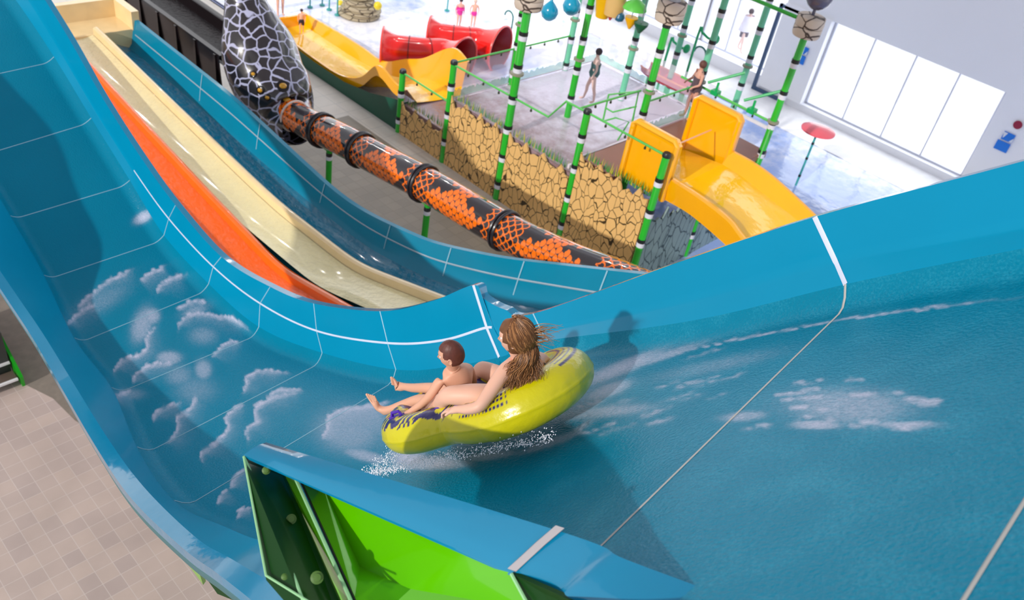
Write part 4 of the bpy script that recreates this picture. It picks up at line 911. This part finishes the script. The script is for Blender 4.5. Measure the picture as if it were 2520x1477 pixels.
# boy
bn={'pel':J(1132,990,5.82,.095),'sp1':J(1134,965,5.74,(.095,.075)),'sp2':J(1132,942,5.68,(.10,.075)),'ch':J(1126,922,5.62,(.105,.07)),'nb':J(1120,906,5.56,.045),'nk':J(1116,896,5.53,.040),
 'sn':J(1086,932,5.56,.040),'elb':J(1060,972,5.6,.031),'fa':J(1035,997,5.68,.028),'wr':J(1008,1014,5.72,.020),
 'sf':J(1152,905,5.74,.040),'ef':J(1166,942,5.9,.03),'wf':J(1140,968,6.0,.021),
 'hn':J(1108,998,5.78,.070),'th':J(1070,990,5.86,.060),'kn':J(1028,985,5.95,.044),'sh':J(985,1000,6.08,.038),'an':J(950,1011,6.18,.026),
 'hf':J(1130,970,5.95,.068),'tf':J(1092,960,6.02,.056),'kf':J(1055,955,6.1,.042),'sf2':J(1015,955,6.28,.036),'af':J(985,950,6.4,.025)}
be=[('pel','sp1'),('sp1','sp2'),('sp2','ch'),('ch','nb'),('nb','nk'),('ch','sn'),('sn','elb'),('elb','fa'),('fa','wr'),('ch','sf'),('sf','ef'),('ef','wf'),
 ('pel','hn'),('hn','th'),('th','kn'),('kn','sh'),('sh','an'),('pel','hf'),('hf','tf'),('tf','kf'),('kf','sf2'),('sf2','af')]
hand(bn,be,'wr',PD(985,1026,5.76)-bn['wr'][0],nn3,.78,'H'); hand(bn,be,'wf',PD(1110,990,6.05)-bn['wf'][0],nn3,.78,'K')
foot(bn,be,'an',PD(938,1018,6.2),PD(922,990,6.16),PD(909,968,6.14),.92,'F',PD(930,965,6.15)-PD(909,968,6.14) if 0 else pxR)
foot(bn,be,'af',PD(982,958,6.42),PD(972,942,6.38),PD(960,936,6.36),.92,'G',pxD)
boy=thing('person','short-haired boy sitting in the front of the yellow raft, feet over its edge','person',bn['pel'][0])
figure('body',bn,be,skinb,boy,'pel')
bh=PD(1109,872,5.44); bl_=V3(-.62,.74,-.25); bl_/=np.linalg.norm(bl_)
headmesh(bh,bl_,UP,.84,'b',skinb,boy); MB().tube([bn['nk'][0]-V3(0,0,.02),bh-V3(0,0,.04)],[.04,.042],14).obj('neck',skinb,boy)
rtb=np.cross(bl_,UP); rtb/=np.linalg.norm(rtb); upb=np.cross(rtb,bl_)
V=[];F_=[];n1_,n2_=40,60
for i in range(n1_+1):
    ph=pi*i/n1_
    for k in range(n2_):
        la=2*pi*k/n2_; x=sin(ph)*cos(la); y=sin(ph)*sin(la); z=cos(ph); rr=1+.02*noise.noise((x*14,y*14,z*5))+.012*noise.noise((x*30,y*30,z*10))
        V.append(bh+(bl_*(x*.104*(.95 if x>0 else 1)-.004)+rtb*y*.083+upb*(z*.125+.002))*.84*rr)
for i in range(n1_):
    for k in range(n2_):
        ph=pi*(i+.5)/n1_; la=2*pi*(k+.5)/n2_; x=sin(ph)*cos(la); y=sin(ph)*sin(la); z=cos(ph)
        if (x>.45 and z<.5) or (x>-.1 and z<.06) or z<-.52: continue
        F_.append((i*n2_+k,i*n2_+(k+1)%n2_,(i+1)*n2_+(k+1)%n2_,(i+1)*n2_+k))
mk('hair',V,F_,mat('short_brown_hair',(96,50,40),.5,var=(40,.2)),boy,True)
MB().tube([bn['pel'][0]-nn3*.01,bn['sp1'][0]],[.108,.1],20).obj('swim_shorts',mat('dark_shorts',(40,44,70),.6),boy)
# spray and broken water thrown up round the raft
rnd=random.Random(11); b=MB(); tet=[(0,1,2),(0,2,3),(0,3,1),(1,3,2)]
for k in range(2600):
    a=rnd.uniform(-.85,.85); side=-1 if rnd.random()<.8 else 1
    if rnd.random()<.35: a=rnd.uniform(.2,.95)
    e=abs(rnd.gauss(0,.07)); w_=(.5+.12*rnd.random())*side
    if rnd.random()<.18: a=rnd.uniform(.75,1.0); w_=rnd.uniform(-.6,.2)
    p=RF(a,w_+e*side*.6,0)+nn3*(-.03+abs(rnd.gauss(0,.028))); s_=rnd.uniform(.0012,.0042)
    b.add([p+V3(s_,0,-s_),p+V3(-s_,s_,-s_),p+V3(-s_,-s_,-s_),p+V3(0,0,s_*1.4)],tet)
b.solo('water_spray',mat('white_spray',(238,240,250),.3,var=False),'white spray and droplets kicked up around the yellow raft','spray',kind='stuff')
# ================= THINGS AROUND THE POOL =================
red=mat('red_gelcoat',(222,26,20),.2,coat=.6); redd=mat('red_gelcoat_joint',(120,10,14),.4)
def tunnel(P4,lab,kk):
    P=cat(P4,9); n_=len(P)-1; t=thing('play_tunnel',lab,'play tunnel',(P[0]+P[-1])/2*np.array([1,1,0]),'red tunnels in the pool')
    rr=[(.46+.22*max(0,1-i/5)**1.6+.34*max(0,1-(n_-i)/8)**1.5)*kk for i in range(n_+1)]
    MB().tube(P,rr,30,caps=False).obj('tunnel_shell',red,t); MB().tube(P,[r_-.035 for r_ in rr],30,caps=False).obj('tunnel_lining',mat('deep_red_lining',(150,12,22),.35),t)
    for e_,r_ in ((0,rr[0]),(n_,rr[-1])):
        tg=P[min(e_+1,n_)]-P[max(e_-1,0)]; tg/=np.linalg.norm(tg); sx=np.cross(tg,(0,0,1)); sx/=np.linalg.norm(sx); sy=np.cross(sx,tg)
        MB().tube([P[e_]+(sx*cos(a)+sy*sin(a))*(r_-.015) for a in np.linspace(0,2*pi,28,endpoint=False)],.035,8,closed=True).obj('mouth_rim',mat('bright_red_rim',(236,70,60),.25,coat=.5),t)
    for f_ in (.3,.55): 
        i=int(n_*f_); MB().tube([P[i]-(P[i+1]-P[i])*.2,P[i]+(P[i+1]-P[i])*.2],rr[i]+.02,24,caps=False).obj('joint_ring',redd,t)
    for f_ in (.1,.8): 
        i=int(n_*f_); MB().box((P[i][0],P[i][1],.14),(.28,.2,.1)).obj('foot_block',redd,t,False)
    return t
q1=PZ(1092,130,.7); tunnel([PZ(942,116,.66),PZ(1000,123,.68),PZ(1050,128,.7),q1,q1+V3(.15,-.75,0)],'nearer of two red play tunnels lying in the shallow pool',.98)
q2=PZ(1180,102,.74); tunnel([PZ(1058,88,.66),PZ(1110,95,.7),PZ(1150,99,.72),q2,q2+V3(.25,-.8,0)],'farther of two red play tunnels, its wide mouth facing right',1.0)
# stacked-stone feature at the top of the picture
g=PZ(885,38,.08); t=thing('rock_feature','spiral stack of tan stone rings standing in the pool near the top edge','rock feature',g)
rk=crack_mat('tan_rock',(176,164,138),(90,80,66),2.2,.06,(1,1,3),.7)
for k,(r_,z_) in enumerate(((.78,.0),(.74,.16),(.66,.32),(.58,.48),(.5,.66),(.52,.86),(.56,1.06),(.6,1.28))):
    MB().lathe(g+np.array([.05*sin(k*1.7),.05*cos(k*1.7),z_]),[(r_*.92,0),(r_,.05),(r_,.11),(r_*.9,.17),(.001,.18)],26).obj('stone_ring',rk,t)
for x,y in ((838,10),(930,14)):
    MB().ball(PZ(x,y,.9)*.0+PX(x,y,g[0]),.15,12).obj('yellow_knob',mat('yellow_knob',(225,205,40),.4),t)
# thin teal poles
teal=mat('teal_pole_paint',(60,160,160),.4)
for (x,y,lab) in ((763,19,'leftmost of five thin teal poles standing in the pool near the top edge'),(793,14,'second from left of the thin teal poles near the top edge'),(810,25,'third from left of the thin teal poles, base ring in the water'),(830,38,'fourth thin teal pole, lowest base in the picture, left of the stone stack'),(1100,27,'thin teal pole left of the two children in pink')):
    c=PZ(x,y,.08); t=thing('spray_pole',lab,'pole',c,'thin teal poles in the pool')
    MB().tube([c,c+V3(0,0,2.6)],.028,8).obj('pole',teal,t); MB().lathe(c,[(.1,0),(.1,.05),(.03,.07)],12).obj('base_ring',teal,t); MB().ball(c+V3(0,0,2.65),.07,10).obj('spray_head',teal,t)
# disc on a pole at the right
c=V3(23.66,8.93,.08); t=thing('water_mushroom','flat red disc on a thin teal pole standing alone in the pool at right','water feature',c)
MB().tube([c,c+V3(0,0,1.86)],.035,8).obj('pole',teal,t); MB().lathe(c+V3(0,0,1.84),[(.03,-.16),(.30,-.05),(.50,.0),(.50,.04),(.25,.09),(.001,.10)],32).obj('disc',mat('faded_red_disc',(236,92,104),.3,coat=.3),t)
for z_ in (.3,.9,1.4): MB().tube([c+V3(0,0,z_),c+V3(0,0,z_+.08)],.042,8).obj('band',bband,t)
# barrels on the tall posts, hanging balls and buckets
stw=crack_mat('barrel_stone',(205,190,176),(70,56,50),2.1,.05,(1,1,1.4),.6)
def barrel(x,y,z,lab,lid=None,r_=.34):
    t=thing('stone_barrel',lab,'barrel',(x,y,z),'stone-print barrels on the tall posts')
    MB().lathe((x,y,z),[(r_*.92,0),(r_,.06),(r_*1.02,.22),(r_,.24)],24).obj('lower_ring',stw,t); MB().lathe((x,y,z+.25),[(r_*1.0,0),(r_*1.03,.04),(r_*1.0,.22),(r_*.9,.24),(.05,.25)],24).obj('upper_ring',stw,t)
    if lid: MB().lathe((x,y,z+.5),[(.001,.02),(r_*.5,0),(r_*.45,.12),(.06,.2),(.001,.21)],20).obj('cap',lid,t)
    return t
barrel(X0,Y2,5.2,'stone-print barrel on the nearest tall green post, cut by the top edge')
barrel(X1,Y1,5.42,'stone-print barrel on the middle tall post with a grey lid, under a red ball',mat('grey_lid',(170,168,176),.3))
barrel(X2,Y0,5.58,'stone-print barrel on the rightmost tall post, below the dark grey ball',None,.33)
t=MB().tube([(X2,Y0,5.95),(X2,Y0,6.25)],.04,8).ball((X2,Y0,6.52),.31,20).solo('dark_ball',mat('dark_grey_ball',(86,84,108),.25,coat=.5),'dark grey ball above the rightmost stone-print barrel','ball')
MB().ball((X1,Y1,6.35),.24,18).tube([(X1,Y1,6.05),(X1,Y1,6.2)],.03,8).solo('red_ball',mat('pink_red_ball',(226,70,84),.3),'red ball above the middle barrel, cut by the top edge','ball')
for z_ in (6.0,): MB().tube([(X1,Y1,z_),(X1,Y2,z_),(X1,Y3,z_),(X2,Y3,z_),(X2,Y1,z_),(X1,Y1,z_)],.05,8).obj('top_beam',pgreen,tower)
for z_ in (5.9,): MB().tube([(X2,Y1,z_),(X2,Y0,z_)],.05,8).tube([(X3,Y1,5.9),(X3,Y3,5.9)],.05,8).obj('top_beam',pgreen,tower)
def hang(px,py,name,prof,m,lab,cat_,x=X1,top=6.0,grp='water toys hanging from the tower'):
    p=PX(px,py,x); t=thing(name,lab,cat_,p,grp)
    MB().tube([p+V3(0,0,max(z for _,z in prof)),V3(p[0],p[1],top)],.012,6).obj('hanger',mat('thin_hanger',(120,130,140),.4),t); MB().lathe(p,prof,22).obj('shell',m,t); return t
bell=[(.001,-.24),(.10,-.23),(.19,-.15),(.235,-.02),(.21,.1),(.12,.2),(.04,.28),(.03,.34)]
tb=mat('bell_teal',(0,150,190),.2,coat=.6)
hang(1353,28,'water_bell',bell,tb,'left of the two teal bells hanging at the top edge','bell'); hang(1407,14,'water_bell',bell,tb,'right of the two teal bells hanging at the top edge','bell')
bk=[(.12,-.22),(.2,.12),(.21,.16),(.19,.16)]
hang(1488,8,'tipping_bucket',[(a*1.3,b*1.6) for a,b in bk],mat('yellow_bucket',(232,180,10),.35),'large yellow bucket hanging at the top edge right of the teal bells','bucket')
hang(1516,4,'wooden_drum',[(a*1.15,b*1.5) for a,b in [(.2,-.22),(.22,0),(.2,.2)]],mat('wood_print',(214,176,110),.5),'pale wood-print drum hanging beside the large yellow bucket','drum')
hang(1504,34,'tipping_bucket',[(.02,-.16),(.12,.02),(.15,.1),(.12,.1)],mat('red_bucket',(196,40,60),.35),'small red cone bucket hanging below the wood-print drum','bucket')
hang(1525,42,'blue_float',[(.001,-.13),(.1,-.08),(.13,0),(.1,.08),(.02,.12)],mat('slate_blue',(34,100,136),.3),'slate blue ball hanging between red and yellow buckets','ball')
hang(1552,54,'tipping_bucket',[(.03,-.17),(.15,.05),(.16,.12),(.13,.12)],mat('orange_bucket',(240,176,0),.35),'small yellow bucket hanging right of the slate blue ball','bucket')
hang(1576,66,'tipping_bucket',[(.04,-.15),(.17,.04),(.18,.1),(.15,.1)],mat('dark_green_bucket',(20,90,60),.35),'dark green bucket hanging lowest, right of the small yellow one','bucket')
hang(1565,10,'green_canopy',[(.3,-.12),(.24,0),(.1,.1),(.02,.12)],mat('leaf_green',(90,190,70),.4),'small green canopy hanging at the top edge','canopy')
# red trough
A=PX(1590,158,21.7);B=PX(1702,213,21.7); t=thing('splash_trough','red trough with an orange rim lying across behind the play deck','trough',(A+B)/2-V3(0,0,.3),)
d=(B-A)/np.linalg.norm(B-A); sd=np.cross(d,(0,0,1)); sd/=np.linalg.norm(sd)
MB().grid([[A+d*np.linalg.norm(B-A)*i/12+sd*.32*cos(a)*(1-.25*(abs(i-6)/6)**4)+V3(0,0,1)*.34*sin(a)*(1-.2*(abs(i-6)/6)**4) for a in np.linspace(pi,2*pi,14)] for i in range(13)]).obj('trough_shell',mat('trough_red',(216,52,56),.35),t)
for s_ in (-1,1): MB().tube([A+sd*.25*s_,A+d*.15+sd*.32*s_,B-d*.15+sd*.32*s_,B+sd*.25*s_],.03,8).obj('rim',mat('orange_rim',(240,130,30),.4),t)
for e_ in (A+d*.2,B-d*.2): MB().tube([V3(e_[0],e_[1],.06),e_-V3(0,0,.3)],.05,8).obj('leg',pgreen,t)
# little bent shower pipes
def bent(x0,y0,z0,h,lab,r_=.025,m=teal,base=None):
    c=V3(x0,y0,z0); t=thing('bent_shower_pipe',lab,'shower pipe',c,'bent shower pipes'); arc_=[c+V3(0,0,h)+V3(0,.22*(1-cos(a)),.22*sin(a)) for a in np.linspace(0,pi,9)]
    MB().tube([c]+arc_,r_,8).obj('pipe',m,t); MB().lathe(c,[(.08,0),(.08,.04),(.03,.05)],12).obj('foot',m,t); return t
c=PZ(1255,95,.08); bent(c[0],c[1],.08,.75,'thin bent pipe beside the tall post, right of the red tunnels',.03,mat('dark_teal_pipe',(30,110,100),.4))
c=PX(1733,150,23.2); bent(c[0],c[1],.08,2.6,'tall thin bent pipe standing in the pool behind the right deck',.03,mat('dark_teal_pipe',(30,110,100),.4))
for x,y in ((1690,120),(1762,98)):
    p=PX(x,y,22.3); t=thing('wall_tap','green round-headed tap on a curved pipe, %s'%('left one of the pair behind the deck' if x<1700 else 'right one of the pair behind the deck'),'tap',p,'green taps behind the deck')
    MB().ball(p,.14,14,(1,.7,1)).obj('tap_head',mat('tap_green',(20,170,110),.35),t); q_=[p,p+V3(0,.25,-.05),p+V3(0,.5,.02),p+V3(0,.62,-.1),V3(p[0],p[1]+.62,.08)]; MB().tube(cat(q_,4),.04,8).obj('curved_pipe',mat('tap_green',(20,170,110),.35),t)
# bathers
def bather(base,h,face,lab,skn,hairm,parts,stance=.05,arm=0,lean=0):
    base=np.array(base,float); s_=h/1.7; f_=V3(cos(face),sin(face),0); r_=V3(sin(face),-cos(face),0); u_=V3(0,0,1)+f_*lean
    T=thing('person',lab,'person',base)
    P=lambda a,b,c_: base+(f_*a+r_*b+u_*c_)*s_
    n={'pel':(P(0,0,.92),(.15*s_,.11*s_)),'wa':(P(0,0,1.1),(.125*s_,.09*s_)),'ch':(P(0,0,1.3),(.15*s_,.1*s_)),'nb':(P(0,0,1.43),.06*s_),'nk':(P(.01,0,1.5),.05*s_),'hd':(P(.02,0,1.58),.085*s_),'tp':(P(.02,0,1.66),.075*s_)}
    e=[('pel','wa'),('wa','ch'),('ch','nb'),('nb','nk'),('nk','hd'),('hd','tp')]
    for k,sg in (('l',-1),('r',1)):
        n[k+'s']=(P(0,.18*sg,1.38),.05*s_); n[k+'e']=(P(-.03+arm*.15,(.25)*sg,1.12),.038*s_); n[k+'w']=(P(.05+arm*.3,.22*sg,.90+arm*.25),.027*s_); n[k+'h']=(P(.08+arm*.36,.21*sg,.82+arm*.25),.03*s_)
        n[k+'hp']=(P(0,.09*sg,.86),.09*s_); n[k+'k']=(P(.02+stance*sg,.10*sg,.48),.06*s_); n[k+'c']=(P(-.01+stance*sg*1.2,.10*sg,.33),.052*s_); n[k+'a']=(P(stance*sg*1.6,.10*sg,.07),.035*s_); n[k+'f']=(P(.14+stance*sg*1.6,.12*sg,.03),.034*s_)
        e+=[('ch',k+'s'),(k+'s',k+'e'),(k+'e',k+'w'),(k+'w',k+'h'),('pel',k+'hp'),(k+'hp',k+'k'),(k+'k',k+'c'),(k+'c',k+'a'),(k+'a',k+'f')]
    figure('body',n,e,skn,T,'pel',1)
    MB().ball(P(.0,0,1.63),.108*s_,14,(1,1,1.05)).obj('hair',hairm,T)
    for nm,m_ in parts:
        if nm=='suit': MB().tube([P(0,0,.84),P(0,0,.95),P(0,0,1.1),P(0,0,1.26)],[.13*s_,.172*s_,.142*s_,.155*s_],18).obj('swimsuit',m_,T); [MB().tube([P(-.1,.07*g_,1.22),P(-.09,.05*g_,1.36),P(0,.07*g_,1.44)],.013*s_,6).obj('strap',m_,T) for g_ in (-1,1)]
        if nm=='low': MB().tube([P(0,0,.82),P(0,0,.93),P(0,0,1.06)],[.14*s_,.175*s_,.14*s_],18).obj('swimsuit_bottom',m_,T)
        if nm=='shorts': MB().tube([P(0,0,1.02),P(0,0,.9),P(0,0,.78)],[.14*s_,.172*s_,.15*s_],18).tube([P(0,.1,.85),P(.0,.11,.6)],[.1*s_,.09*s_],12).tube([P(0,-.1,.85),P(.0,-.11,.6)],[.1*s_,.09*s_],12).obj('shorts',m_,T)
        if nm=='towel':
            V=[];n_=20
            for i in range(9):
                for k in range(n_+1): a=2*pi*k/n_; rr=(.2+.10*i/8)*(1+.06*sin(a*7+i)); V.append(P(rr*cos(a)*.8,rr*sin(a)*1.1,1.46-.6*i/8))
            mk('towel',V,[(i*(n_+1)+k,i*(n_+1)+k+1,(i+1)*(n_+1)+k+1,(i+1)*(n_+1)+k) for i in range(8) for k in range(n_)],m_,T,True)
        if nm=='ring': MB().tube([P(.17*cos(a)*1.2,.2*sin(a),1.14) for a in np.linspace(0,2*pi,20,endpoint=False)],.055*s_,8,closed=True).obj('frill',m_,T)
    return T
hd_=mat('dark_hair',(58,44,52),.6); 
b_=PZ(1447,250,1.9); bather(b_,1.55,2.3,'woman in a dark green swimsuit walking away across the wet play deck',mat('skin_misty',(232,198,190),.6),hd_,[('suit',mat('green_suit',(70,110,112),.6))],.1)
b_=PZ(1690,292,2.42); bather(b_,1.62,2.6,'person in a grey swimsuit standing at the right edge of the play deck',mat('skin_tan',(214,160,140),.6),mat('brown_short_hair',(96,56,48),.6),[('low',mat('grey_suit',(90,74,84),.6)),('suit',mat('grey_suit',(90,74,84),.6))],.04,.6)
b_=PZ(1818,125,.08); bather(b_,1.7,-1.9,'person wrapped in a white striped towel beyond the far glazing',mat('skin_misty',(232,198,190),.6),hd_,[('towel',mat('white_towel',(226,222,236),.8)),('shorts',mat('grey_shorts',(90,80,96),.6))],.14)
pk=mat('pink_suit',(232,50,160),.5)
b_=PZ(1127,72,.08); bather(b_,1.15,-2,'left of two children in pink swimsuits beyond the red tunnels',skin,hd_,[('suit',pk),('ring',pk)])
b_=PZ(1162,72,.08); bather(b_,1.12,-2.2,'right of two children in pink swimsuits beyond the red tunnels',skin,mat('blond_hair',(222,196,180),.6),[('low',pk)])
b_=PX(742,82,16.3); b_[2]=.14; bather(b_,.84,-2.2,'small child in dark shorts standing at the end of the left yellow slide',skin,hd_,[('shorts',mat('black_shorts',(40,36,56),.6))])
b_=PZ(648,30,.06); bather(b_,1.3,-2,'person in a dark swimsuit behind the snake head, cut by the top edge',skin,hd_,[('shorts',mat('dark_suit',(50,30,50),.6))])
b_=PZ(690,38,.06); bather(b_,1.6,-2,'bare-legged person standing right of the snake head, cut by the top edge',skin,hd_,[('low',mat('purple_suit',(120,70,110),.6))])
# access stairs beside the slide on the left
sb=PZ(60,945,0); t=thing('access_stairs','green-sided stairs with white-edged treads beside the slide at the left edge','stairs',sb)
gp=mat('stair_green',(20,150,20),.35,coat=.3); x_=sb[0]
MB().slab([(x_,sb[1]-.05,0),(x_,sb[1]-.05,.22),(x_,sb[1]+2.1,1.6),(x_,sb[1]+2.1,1.35),(x_,sb[1]+.25,0)],(-.05,0,0)).obj('stringer',gp,t,False)
MB().slab([(x_-1.1,sb[1]-.05,0),(x_-1.1,sb[1]-.05,.22),(x_-1.1,sb[1]+2.1,1.6),(x_-1.1,sb[1]+2.1,1.35),(x_-1.1,sb[1]+.25,0)],(-.05,0,0)).obj('stringer',gp,t,False)
for k in range(7):
    y_=sb[1]+.12+k*.28; z_=.16+k*.19
    tr_=MB().box((x_-.58,y_,z_),(.5,.13,.02)).obj('tread',mat('tread_brown',(96,80,72),.6),t,False); MB().box((x_-.58,y_-.12,z_+.012),(.5,.022,.02)).obj('tread_nosing',mat('white_nosing',(225,222,225),.4),tr_,False)
MB().box((x_-.2,sb[1]+1.2,.55),(.12,.9,.5)).obj('stair_dark_block',mat('dark_grey_block',(50,52,50),.6),t,False)  # dark block filling the dark zone at the stairs
pp=[PZ(*a,.004) for a in ((-160,520),(-160,800),(-20,900),(60,945),(130,980),(185,1035),(260,1080),(420,940),(330,500))]
struct('floor_grey_patch',pp,[tuple(range(len(pp)))],mat('gravel_and_shade_floor',(128,118,108),.7,var=(6,.15)))  # grey floor whose tone also paints in the slide's shadow
